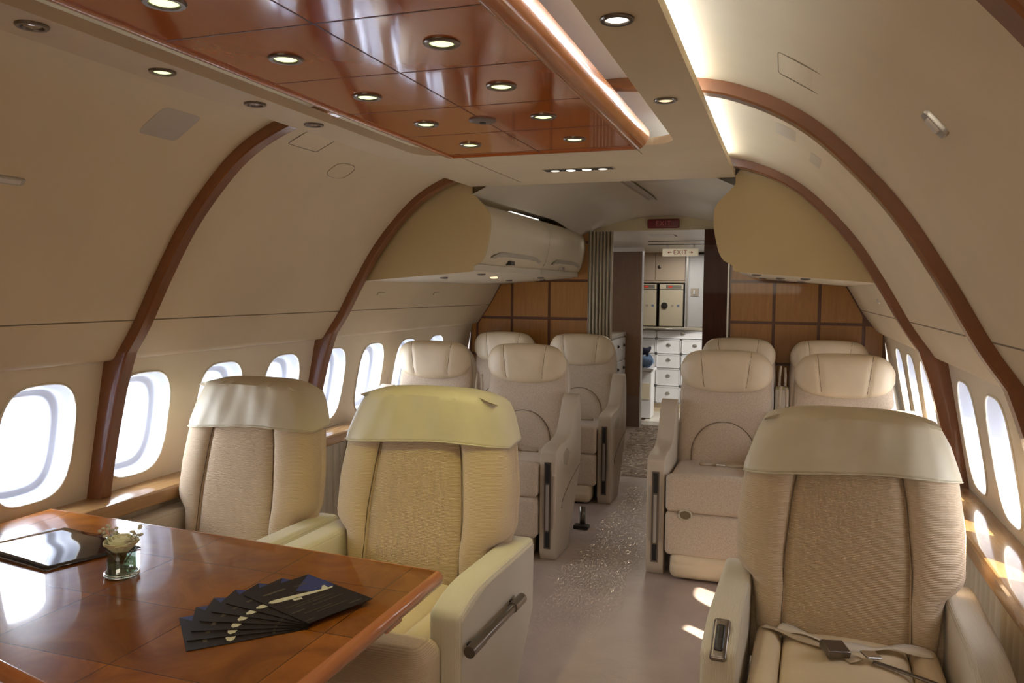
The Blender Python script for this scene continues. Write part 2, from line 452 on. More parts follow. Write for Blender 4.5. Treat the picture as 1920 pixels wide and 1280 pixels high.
# aft ceiling between the bins
P = []
for i in range(13):
    y = lerp(4.10, YF, i/12); sag = .0 if i < 9 else .018*(i-8)**1.5
    P.append([(x, y, 2.262-.16*(abs(x)/.69)**2.2-sag*.6) for x in [-.70+1.4*j/16 for j in range(17)]])
mb = MB(); mb.grid(P)
ca = struct(mb.build('ceiling', m_paint('aft_ceiling', (.62, .55, .43), .3), None, True))
mb = MB(); mb.box(-.035, -.022, 4.11, 6.35, 2.245, 2.25); mb.box(.022, .035, 4.11, 6.35, 2.245, 2.25); mb.box(-.022, .022, 4.11, 6.35, 2.25, 2.254)
mb.build('centre_rail', m_paint('rail_grey', (.42, .36, .30), .4), ca, False)

# ------------------------------------------------------------------ glossy wooden ceiling panel
cp = thing('ceiling_panel', 'long glossy reddish wood panel hanging in the middle of the ceiling', 'ceiling panel', (0, 0, 2.13))
mb = MB(); mb.box(-.383, .383, YB+.4, 3.10, 0, .012); mb.build('veneer_panel', M_ceilwood, cp, False)
mb = MB()
ys = [1.865+.395*k for k in range(-10, 4)]
for y in ys: mb.box(-.383, .383, y-.0022, y+.0022, -.0006, .001)
mb.box(-.0022, .0022, YB+.4, 3.10, -.0006, .001)
mb.build('panel_joints', mat('joint_brown', (.09, .022, .008), .4), cp, False)
for sg in (-1, 1):
    prof = [(.380, -.004), (.388, -.008), (.405, -.006), (.425, .012), (.437, .035), (.440, .058), (.432, .064), (.380, .064)]
    mb = MB(); mb.prism([(sg*x, z) for x, z in prof], 'y', YB+.4, 3.095); mb.build('moulding', M_mould, cp, 40)
mb = MB(); mb.box(-.383, .383, 3.094, 3.104, -.006, .06); mb.build('end_moulding', M_mould, cp, False)

def downlight(name, label, loc, lens, group, r=.042):
    t = thing(name, label, 'light', loc, 0, group)
    mb = MB(); mb.lathe([(r, .002), (r, -.003), (r*.93, -.006), (r*.72, -.006), (r*.66, .0), (r*.6, .012), (r*.5, .02)], n=28)
    mb.build('bezel', M_bronze, t, 30)
    mb = MB(); mb.lathe([(r*.66, -.0015), (r*.5, -.0035), (r*.25, -.0045), (0, -.005)], n=24)
    mb.build('lens', lens, t, True)
    return t
rown = ['nearest the exit sign', 'second from the exit', 'third from the exit', 'fourth from the exit', 'closest to the camera']
for k in range(5):
    y = 2.855-.396*k
    for sx, sd in ((-1, 'left'), (1, 'right')):
        downlight('ceiling_downlight', 'lit downlight, %s row of the glossy wood ceiling panel, %s' % (sd, rown[k]), (sx*.205, y, 2.13), M_lens, 'downlights in the wood ceiling panel')
t = thing('smoke_detector', 'dark flat round disc on the centre joint of the wood ceiling panel', 'detector', (0, 2.455, 2.13))
MB().lathe([(.045, .0), (.045, -.004), (.035, -.008), (0, -.009)], n=28).build('cover', m_paint('grey_disc', (.16, .12, .10), .4), t, 30)
MB().lathe([(.012, -.007), (.01, -.012), (0, -.013)], n=16).build('sensor', M_dark, t, 30)
bl = [(-.605, 1.32, M_lensoff, 'nearest the camera, dim orange glint'), (-.605, 1.70, M_lens, 'second from the camera, lit yellowish'), (-.602, 2.08, M_lensoff, 'third from the camera, unlit'), (-.602, 2.40, M_lensoff, 'fourth and farthest from the camera, unlit')]
for x, y, mm, s_ in bl:
    downlight('band_spotlight', 'recessed spotlight in the left ceiling strip, '+s_, (x, y, 2.14), mm, 'spotlights in the left ceiling strip', .034)
downlight('band_spotlight', 'bright recessed spotlight in the right cream ceiling strip, nearer the camera', (.604, 1.66, 2.14), M_lensspot, 'spotlights in the right ceiling strip', .036)
downlight('band_spotlight', 'recessed spotlight with warm orange lens in the right cream ceiling strip', (.60, 2.394, 2.14), M_lensw, 'spotlights in the right ceiling strip', .034)
# four-lamp strip
t = thing('strip_light', 'narrow black recessed strip light with four small white lamps in the cream ceiling', 'light', (.024, 3.63, 2.14))
MB().box(-.168, .168, -.033, .033, -.003, .004).build('frame', m_paint('strip_rim', (.42, .33, .2), .5), t, False)
MB().box(-.160, .160, -.026, .026, -.0045, -.002).build('recess', M_blackslot, t, False)
for k in range(4):
    MB().lathe([(.022, -.0045), (.018, -.0065), (0, -.008)], (-.114+.076*k, .004, 0), 20).build('lamp', M_lensspot if k in (1, 2) else mat('dim_lamp', (.7, .7, .66), .3, emit=(1, .95, .85), es=1.2), t, True)
# hidden cove lights above the right edge of the band (real fluorescent tubes)
def cove(x, y0, y1, label, es, z=2.185):
    t = thing('cove_light', label, 'light', (x, (y0+y1)/2, z)); h = (y1-y0)/2
    MB().tube([(0, -h, 0), (0, h, 0)], .008, 10).build('tube', mat('tube_glow_%d' % es, (1, 1, 1), .4, emit=(.78, .89, 1.), es=es), t, True)
    MB().box(-.02, .02, -h, h, -.014, -.010).build('tray', M_alu, t, False)
cove(.645, -1.0, 3.85, 'white fluorescent tube glowing behind the right edge of the cream ceiling strip', 45)
cove(.575, -1.0, 3.02, 'white fluorescent tube glowing in the gap right of the wood ceiling panel', 9, 2.215)
cove(-.60, -1.0, 3.85, 'dim fluorescent tube behind the left edge of the cream ceiling strip', 3)  # weak tube added out of view on the left

# ------------------------------------------------------------------ things on the curved shell
def shell_frame(sg, z):
    pts = SHELL
    for a, b in zip(pts, pts[1:]):
        if a[1] >= z >= b[1]:
            t = (a[1]-z)/(a[1]-b[1]+1e-9); x = lerp(a[0], b[0], t); dx, dz = b[0]-a[0], b[1]-a[1]; L_ = math.hypot(dx, dz)
            # tangent (down the wall) and inward normal
            T_ = Vector((sg*dx/L_, 0, dz/L_)); Nn = Vector((-sg*abs(dz)/L_, 0, -abs(dx)/L_)); return Vector((sg*x, 0, z)), T_, Nn
def on_shell(sg, y, z):
    p, T_, Nn = shell_frame(sg, z); p.y = y
    Yv = Vector((0, 1, 0)); M = Matrix((Yv, T_, Nn)).transposed().to_4x4(); M.translation = p
    return M
def plate(name, label, cat, sg, y, z, w, h, p, m, th=.004, sub=None):
    t = thing(name, label, cat); M = on_shell(sg, y, z); t.matrix_world = M
    N = 36; L = [sell(2*pi*k/N, w/2, h/2, p) for k in range(N)]
    mb = MB(); s2 = .94
    mb.add([(a, b, -.004) for a, b in L]+[(a, b, th*.6) for a, b in L]+[(a*s2, b*s2, th) for a, b in L],
           [(i, (i+1) % N, N+(i+1) % N, N+i) for i in range(N)]+[(N+i, N+(i+1) % N, 2*N+(i+1) % N, 2*N+i) for i in range(N)]+[tuple(range(2*N, 3*N))])
    mb.build('face_plate', m, t, 30)
    if sub == 'lamp':
        MB().rbox((0, 0, th), (w*.34, h*.28, .004), .004).build('lens', mat('frosted_lens', (.62, .56, .50), .3), t, True)
    if sub == 'outline':
        mb = MB(); mb.tube([(a*1.01, b*1.01, .0012) for a, b in L], .0016, 5, closed=True); mb.build('edge_gap', M_line, t, True)
    return t
plate('speaker_grille', 'flat grey rounded speaker plate on the upper left wall before the first arch', 'speaker', -1, 2.13, 2.108, .17, .15, 7, M_plate)
plate('wall_lamp', 'small pill shaped grey reading lamp on the left wall at the photo edge', 'lamp', -1, 1.735, 1.888, .11, .026, 5, M_alu, .008, 'lamp')
plate('wall_lamp', 'small rounded grey lamp on the upper right wall beside the nearest arch', 'lamp', 1, 1.66, 1.893, .044, .060, 6, M_alu, .008, 'lamp')
plate('access_hatch', 'nearly invisible rectangular hatch high on the right wall before the nearest arch', 'hatch', 1, 2.10, 2.112, .19, .12, 14, M_wall, .001, 'outline')
plate('access_hatch', 'faint round edged hatch on the left wall between the two arches', 'hatch', -1, 3.19, 2.11, .16, .10, 3, M_wall, .001, 'outline')
plate('access_hatch', 'faint rectangular hatch on the left wall just past the first arch top', 'hatch', -1, 2.80, 2.165, .2, .10, 12, M_wall, .001, 'outline')
plate('access_hatch', 'pale rectangular patch panel on the right wall between the two arches, upper one', 'hatch', 1, 2.95, 2.13, .2, .10, 9, m_paint('pale_patch', (.55, .45, .32), .5), .001)
plate('access_hatch', 'pale long rectangular patch on the right wall between the arches, lower one', 'hatch', 1, 3.15, 2.06, .22, .05, 9, MATS['pale_patch'], .001)
plate('marker_light', 'small slot shaped marker light under the left bins, nearer the arch', 'light', -1, 4.42, 1.545, .085, .022, 6, M_bin, .006, 'outline')
plate('marker_light', 'small slot shaped marker light under the left bins, farther from the arch', 'light', -1, 5.25, 1.545, .085, .022, 6, M_bin, .006, 'outline')
plate('gasper_knob', 'tiny round grey knob on the right wall under the overhead bin', 'knob', 1, 4.85, 1.53, .03, .03, 2, M_alu, .006)

# ------------------------------------------------------------------ overhead bins
WALLP = [(1.378, 1.645), (1.262, 1.81), (1.10, 1.99), (.97, 2.095), (.82, 2.172), (.735, 2.198)]
FRONT = smooth_pts([(.700, 2.150), (.698, 2.105), (.662, 2.065), (.612, 2.010), (.600, 1.960), (.603, 1.885), (.628, 1.775), (.655, 1.730)], 5)+[(.700, 1.705), (.703, 1.682), (.712, 1.676)]
BINPOLY = FRONT+[(1.385, 1.621)]+WALLP
DOORF = smooth_pts([(.690, 2.055), (.652, 1.995), (.642, 1.94), (.645, 1.875), (.668, 1.78), (.70, 1.735)], 4)
for sg, sd in ((-1, 'left'), (1, 'right')):
    for bi, (y0, y1) in enumerate(((4.125, 5.42), (5.425, 6.49))):
        cen = (0, 0, 0)
        t = thing('overhead_bin', 'cream overhead bin on the %s side, the %s one' % (sd, 'nearer one beside the second arch' if bi == 0 else 'farther one against the wood bulkhead'), 'bin', (sg*.7, (y0+y1)/2, 1.68), 0, 'overhead bins')
        ox, oy, oz = t.location
        def L(poly): return [(sg*x-ox, z-oz) for x, z in poly]
        ins = .036 if True else 0
        inner = [(.95, 2.03), (.70, 2.045)]+[(x+ins, z) for x, z in FRONT[:-3] if z < 2.05]+[(.738, 1.705), (.738, 1.682), (.75, 1.676), (1.385, 1.621)]+WALLP[:2]
        ya = y0-oy; yb = y1-oy
        MB().prism(L(inner), 'y', ya+.001, yb).build('bin_body', M_bin, t, 30)
        if bi == 0: MB().prism(L(BINPOLY), 'y', ya-.008, ya+.022).build('end_panel', M_bincap, t, 30)
        # door: curved sheet with thickness
        da, db = ya+(.026 if bi == 0 else .004), yb-.005
        mb = MB(); back = [(x+.03, z) for x, z in DOORF]
        mb.prism(L(DOORF+back[::-1]), 'y', da+.004, db-.004); d = mb.build('bin_door', M_bin, t, 40)
        # handle recess tray on the lower door, its shading painted as a darker patch
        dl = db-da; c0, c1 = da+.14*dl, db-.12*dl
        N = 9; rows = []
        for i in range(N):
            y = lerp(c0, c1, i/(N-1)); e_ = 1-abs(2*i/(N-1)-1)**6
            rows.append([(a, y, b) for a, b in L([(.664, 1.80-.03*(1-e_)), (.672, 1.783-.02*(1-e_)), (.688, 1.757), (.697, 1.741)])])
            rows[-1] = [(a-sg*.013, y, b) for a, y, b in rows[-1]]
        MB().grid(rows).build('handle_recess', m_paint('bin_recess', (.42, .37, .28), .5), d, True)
        yc = lerp(da, db, .42)
        MB().box(sg*.655-ox, sg*.700-ox, yc-.035, yc+.035, 1.728-oz, 1.752-oz).build('latch', M_dark if (sg, bi) == (-1, 0) else M_alu, d, False, .002)
        MB().box(*sorted((sg*.672-ox, sg*.69-ox)), db-.004, db+.006, 1.75-oz, 2.04-oz).build('door_gap', M_line, t, False)
        # lower rail
        MB().box(*sorted((sg*.698-ox, sg*.76-ox)), ya+.02, yb, 1.683-oz, 1.722-oz).build('lower_rail', m_paint('bin_rail', (.56, .49, .36), .4), t, False, .004)
        # reading lights under the bin
        for q, (xx, yy) in enumerate(((.80, lerp(ya, yb, .3)), (1.05, lerp(ya, yb, .3)), (.92, lerp(ya, yb, .72)))):
            zz = lerp(1.676, 1.618, (xx-.712)/(1.40-.712))-oz
            MB().lathe([(.026, .004), (.026, -.003), (.020, -.007), (.008, -.008)], (sg*xx-ox, yy, zz), 16).build('reading_light', M_bronze if not (sg == -1 and q == 2 and bi == 0) else M_lensw, t, 30)
    # light tray above the bins
    t = thing('bin_top_light', 'slim white light strip along the top of the %s overhead bins' % sd, 'light', (sg*.738, 5.35, 2.074))
    MB().box(-.012, .012, -.5, .1 if sg < 0 else -.3, -.004, .004).build('tube', mat('strip_glow', (1, 1, 1), .4, emit=(1, .95, .86), es=2 if sg < 0 else 1), t, False)
    MB().box(-.02, .02, -1.15, 1.1, -.012, -.006).build('tray', M_bin, t, False)

# ------------------------------------------------------------------ bulkhead
def inside(x, z):   # half-section test
    if z > 1.30: return x < interp([(-p[1], p[0]) for p in SHELL], -z)
    return x < 1.70
bh = struct(empty('wall_front', (0, YF, 0)))
for sg in (-1, 1):
    xin = -.60 if sg < 0 else .53
    prof = [(abs(xin), 0), (1.72, 0), (1.72, .69), (1.66, 1.27), (1.60, 1.30)]+[(x, z) for x, z in reversed(SHELL) if x > abs(xin)]+[(abs(xin), 2.25)]
    MB().prism([(sg*x, z) for x, z in prof], 'y', 0, .05).build('bulkhead_board', M_bulkd, bh, False)
MB().box(-.62, .40, 0, .06, 2.066, 2.27).build('header', m_paint('header_beige', (.55, .46, .28), .45), bh, False)
zs = [.05, .37, .695, 1.015, 1.335, 1.655, 1.975, 2.2]
for sg, xs in ((-1, [.60, .945, 1.28, 1.60, 1.72]), (1, [.535, .87, 1.20, 1.515, 1.72])):
    for i in range(len(xs)-1):
        for j in range(len(zs)-1):
            x0, x1 = xs[i]+.012, xs[i+1]-.012; z0, z1 = zs[j]+.012, zs[j+1]-.012
            if not inside(x0+.03, z0+.03): continue
            poly = [(x0, z0)]; K = 6
            # clip against shell
            pts = [(x0, z0), (x1, z0), (x1, z1), (x0, z1)]
            out = []
            def wallx(z): return (interp([(-p[1], p[0]) for p in SHELL], -z) if z > 1.3 else (1.66 if z < 1.28 else 1.6))-.012
            right = [(min(x1, wallx(lerp(z0, z1, k/K))), lerp(z0, z1, k/K)) for k in range(K+1)]
            right = [(max(x, x0+.002), z) for x, z in right]
            out = [(x0, z0)]+right+[(x0, z1)]
            MB().prism([(sg*x, z) for x, z in out], 'y', -.012, .002).build('wood_panel', M_bulk, bh, False, 0)
# exit sign, red
t = thing('exit_sign', 'dark red illuminated exit sign on the beige header above the doorway', 'sign', (.005, YF-.012, 2.117))
MB().rbox((0, 0, 0), (.127, .012, .037), .008).build('sign_body', mat('exit_red', (.11, .004, .008), .3, emit=(.3, .0, .01), es=.03), t, True)
text_mesh('EXIT', .056, 'lettering', mat('exit_letter', (.50, .10, .09), .4), t, (0, -.0135, 0))
# curtain left of the doorway
mb = MB(); P = []
n_ = 120
for i in range(n_+1):
    x = lerp(-.60, -.40, i/n_); f = sin(2*pi*i/n_*7)
    P.append([(x, YF-.06+.022*f+.05*(i/n_)*.5, z) for z in (.02, .5, 1., 1.5, 2.06)])
mb.grid(P); cu = mb.build('pleated_curtain', m_paint('curtain_cloth', (.50, .43, .31), .5), None, True)
so = cu.modifiers.new('th', 'SOLIDIFY'); so.thickness = .004
tag(cu, 'pleated beige curtain gathered at the left side of the doorway', 'curtain')
# dark veneer door jamb on the right
t = thing('door_panel', 'dark brown veneered sliding door panel at the right side of the doorway', 'door', (.43, YF, 0))
MB().box(-.098, .095, -.03, .02, 0, 2.064).build('leaf', M_darkwood, t, False, .003)
MB().box(.088, .102, -.034, -.02, 0, 2.064).build('edge_strip', M_alu, t, False)
# ---------------- forward vestibule
cv = struct(MB().box(-1.9, 1.9, YF+.06, 11.2, 2.066, 2.12).build('ceiling', m_paint('vest_ceiling', (.66, .58, .46), .3), None, False))
MB().box(-.20, .02, 7.0, 7.25, 2.058, 2.067).build('ceiling_grille', M_alu, cv, False)
MB().box(-.35, .20, 7.9, 7.93, 2.06, 2.067).build('ceiling_slot', M_dark, cv, False)
MB().box(-.45, .25, 8.5, 8.52, 2.06, 2.067).build('ceiling_slot', M_dark, cv, False)
struct(MB().box(-1.75, -1.68, YF+.05, 11.2, 0, 2.1).build('wall_left', m_paint('vest_wall', (.62, .58, .5), .5), None, False))
struct(MB().box(.36, .42, YF+.05, 8.7, 0, 2.066).build('wall_right', M_darkwood, None, False))
struct(MB().box(-1.75, 1.7, 11.1, 11.2, 0, 2.1).build('wall_front', MATS['vest_wall'], None, False))
struct(MB().box(1.62, 1.7, YF+.05, 11.2, 0, 2.1).build('wall_right', MATS['vest_wall'], None, False))
# partition board
t = thing('partition', 'brown partition board standing between the white cabinet and the galley entrance', 'partition', (-.92, 9.1, 0))
MB().box(-.35, .318, -.02, .02, .0, 2.02).build('board', M_partition, t, False)
MB().box(-.35, .318, -.0215, -.019, .0, .36).build('kick_board', m_wood('kick', (.15, .10, .075), (.17, .115, .085)), t, False)
MB().box(.316, .330, -.024, .024, 0, 2.02).build('edge_strip', M_white, t, False)
MB().box(-.35, .33, -.03, .03, 2.02, 2.066).build('top_rail', MATS['vest_ceiling'], t, False)
# white cabinet along the left of the vestibule
t = thing('side_cabinet', 'white cabinet with small knobs along the left of the passage', 'cabinet', (-.98, 8.2, 0))
MB().box(-.22, .20, -.8, .82, .06, 1.06).build('carcass', M_white, t, False, .004)
MB().box(-.20, .17, -.78, .80, .0, .06).build('plinth', M_dark, t, False)
MB().box(-.23, .215, -.81, .83, 1.06, 1.10).build('worktop', m_paint('grey_top', (.52, .48, .44), .4), t, False, .004)
for i in range(5):
    y0 = -.78+.32*i
    for z0, z1 in ((.80, 1.04), (.08, .785)):
        d = MB().box(.198, .212, y0, y0+.31, z0, z1).build('cabinet_door', M_white, t, False, .003)
        MB().lathe([(.018, 0), (.018, .01), (.008, .02), (0, .021)], (.212, y0+.2, z1-.08), 14, Matrix.Rotation(pi/2, 3, 'Y')).build('knob', M_dark, d, True)
# galley
G = 10.3
def gx(x): return x
t = thing('galley_cabinet', 'white galley base cabinet with framed drawers and oval pulls', 'cabinet', (-.35, G, 0))
MB().box(-.75, .75, .02, .6, .12, 1.075).build('carcass', M_white, t, False)
MB().box(-.75, .75, .05, .6, 0, .12).build('kick_base', m_paint('kick_cream', (.75, .64, .45), .5), t, False)
xs = [-.70, -.26, .06, .40, .74]
rows = [(.965, 1.06), (.77, .955), (.585, .76), (.355, .575), (.13, .345)]
for j, (z0, z1) in enumerate(rows):
    cols = [(-.70, -.262), (-.25, .40), (.41, .74)] if j == 0 else [(xs[i]+.004, xs[i+1]-.006) for i in range(4)]
    for (a, b) in cols:
        d = MB().box(a, b, -.004, .03, z0, z1).build('drawer', M_white, t, False, .003)
        w_, o_ = .012, -.010
        fr = MB(); fr.box(a, b, o_, -.002, z0, z0+w_).box(a, b, o_, -.002, z1-w_, z1).box(a, a+w_, o_, -.002, z0, z1).box(b-w_, b, o_, -.002, z0, z1)
        fr.build('raised_frame', M_white, d, False)
        cx = (a+b)/2
        MB().lathe([(.030, 0), (.030, .004), (.024, .010), (.010, .012), (0, .012)], (cx, -.004, (z0+z1)/2+.015), 20, Matrix.Rotation(pi/2, 3, 'X') @ Matrix.Diagonal((1, .8, 1))).build('oval_pull', M_alu, d, 30)
t = thing('galley_worktop', 'pale galley worktop above the white drawers', 'worktop', (-.35, G, 1.075))
MB().box(-.75, .75, -.03, .6, 0, .035).build('slab', m_paint('worktop_cream', (.70, .64, .52), .3), t, False, .006)
MB().tube([(-.40, -.04, .012), (.10, -.04, .012)], .006, 8).build('rail', M_chrome, t, True)
# ovens
for k, (a, b) in enumerate(((-.90, -.615), (-.590, -.275))):
    t = thing('galley_oven', 'cream galley oven with control strip, %s' % ('the right one with a black round knob' if k else 'the left one beside the partition'), 'oven', ((a+b)/2, G+.02, 1.11), 0, 'pair of ovens in the galley')
    h = (b-a)/2
    MB().box(-h, h, 0, .4, 0, .56).build('oven_body', M_dark, t, False)
    MB().box(-h+.008, h-.008, -.015, .01, .012, .475).build('oven_door', M_whitew, t, False, .006)
    MB().box(-h+.008, h-.008, -.015, .01, .485, .55).build('control_strip', M_whitew, t, False, .004)
    MB().box(-h+.09, h-.03, -.018, -.012, .495, .54).build('display', m_paint('disp', (.25, .23, .2), .4), t, False)
    MB().box(-h+.12, -h+.17, -.020, -.016, .508, .53).build('red_lamp', mat('red_ind', (.5, .05, .03), .4, emit=(.8, .08, .04), es=.3), t, False)
    if k: MB().lathe([(.042, 0), (.042, .012), (0, .016)], (-.085, -.015, .275), 24, Matrix.Rotation(pi/2, 3, 'X')).build('round_knob', M_dark, t, 30)
    MB().box(.0, .03, -.018, -.014, .262, .288).build('vent_grille', M_plate, t, False)
    MB().box(.075, .105, -.018, -.014, .262, .288).build('badge', mat('badge_blue', (.18, .25, .4), .4), t, False)
t = thing('galley_cupboard', 'beige upper galley cupboard above the two ovens', 'cupboard', (-.59, G+.02, 1.68))
MB().box(-.33, .325, 0, .4, 0, .40).build('carcass', m_paint('beige_lam', (.62, .50, .38), .4), t, False)
for a, b in ((-.325, -.06), (-.05, .325)):
    d = MB().box(a, b, -.014, .0, .03, .39).build('cupboard_door', MATS['beige_lam'], t, False, .004)
MB().lathe([(.024, 0), (.022, .008), (0, .012)], (.0, -.014, .20), 18, Matrix.Rotation(pi/2, 3, 'X')).build('round_latch', M_bronze, t, 30)
t = thing('galley_locker', 'tall pale grey galley locker right of the ovens', 'locker', (.0, G+.02, 1.11))
MB().box(-.26, .4, 0, .4, 0, .93).build('carcass', M_white, t, False)
d = MB().box(-.21, .395, -.014, 0, .01, .92).build('locker_door', M_white, t, False, .004)
MB().box(-.245, -.225, -.02, 0, 0, .92).build('edge_rail', M_alu, t, False)
MB().box(-.19, -.09, -.022, -.012, .40, .50).build('latch_plate', M_plate, d, False, .003)
MB().rbox((-.145, -.026, .45), (.012, .006, .028), .005).build('latch_lever', M_white, d, True)
# fluorescent glow on galley ceiling and exit sign
t = thing('exit_sign', 'cream exit sign with red arrows and letters hanging in the galley entrance', 'sign', (-.12, 8.62, 1.985))
MB().rbox((0, 0, 0), (.19, .012, .042), .01).build('sign_body', mat('exit_cream', (.8, .72, .55), .4, emit=(1, .85, .6), es=.25), t, True)
MR = mat('exit_redtext', (.35, .03, .02), .4)
text_mesh('EXIT', .066, 'lettering', MR, t, (0, -.0135, 0))
for sg in (-1, 1):
    mb = MB(); mb.box(sg*.105-.012, sg*.105+.012, -.015, -.012, -.003, .003)
    mb.prism([(sg*.135, 0), (sg*.113, .016), (sg*.118, 0), (sg*.113, -.016)], 'y', -.015, -.012); mb.build('arrow', MR, t, False)
MB().box(-.15, -.13, -.005, .005, .04, .081).box(.13, .15, -.005, .005, .04, .081).build('hanger', M_alu, t, False)
t = thing('waste_box', 'white upright box bin at the galley entrance behind the partition', 'box', (-.66, 9.75, 0))
MB().box(-.10, .10, -.12, .12, .02, .60).build('body', M_white, t, False, .006)
MB().box(-.115, .125, -.14, .14, .60, .63).build('lid', M_white, t, False, .004)
MB().box(-.06, .085, -.126, -.12, .25, .45).build('front_panel', M_whitew, t, False)
mb = MB()
def wob(x, y, z): return (x+.012*sin(30*z+9*y), y+.012*sin(25*x+4), z+.018*sin(34*x)*cos(28*y))
mb.rbox((-.65, 9.72, .716), (.085, .10, .065), .05, wob, 4, 8)
tag(mb.build('folded_cloth', m_paint('blue_cloth', (.16, .26, .45), .8), None, True), 'crumpled blue cloth lying on the white box bin', 'cloth')
mb = MB(); mb.rbox((-.655, 9.73, .835), (.06, .07, .04), .03, wob, 4, 8)
tag(mb.build('dark_cloth', m_paint('navy_cloth', (.02, .025, .06), .8), None, True), 'dark navy cloth piled on top of the blue cloth', 'cloth')
struct(MB().box(-.62, .36, 9.16, 9.24, 0, .02).box(-.62, .36, 9.24, 10.3, 0, .012).build('floor', m_paint('galley_floor', (.70, .66, .58), .3), None, False))

# ------------------------------------------------------------------ plastic film on the aisle
def film(x0, x1, y0, y1, label, fadeto=None, nx=46, ny=130):
    rows = []
    for j in range(ny+1):
        y = lerp(y0, y1, j/ny); r_ = []
        for i in range(nx+1):
            u = i/nx; x = lerp(x0, x1, u)+(.03*sin(7*y)+.015*sin(23*y))*(1 if i in (0, nx) else .4)
            z = .006+.005*(sin(61*x+4*sin(9*y))*sin(37*y+6*sin(13*x)))+.004*sin(113*y+31*x+3*sin(17*x))
            r_.append((x, y, max(z, .0015)))
        rows.append(r_)
    o = MB().grid(rows).build('plastic_film', M_film if y0 > 6 else M_film2, None, True)
    return tag(o, label, 'plastic sheet', 'protective film on the aisle floor')
film(-.60, .22, 6.62, 9.12, 'crinkled clear plastic film on the floor of the passage beyond the seats')
film(-.17, .195, 3.02, 6.25, 'crinkled clear plastic film on the aisle carpet between the seat rows')

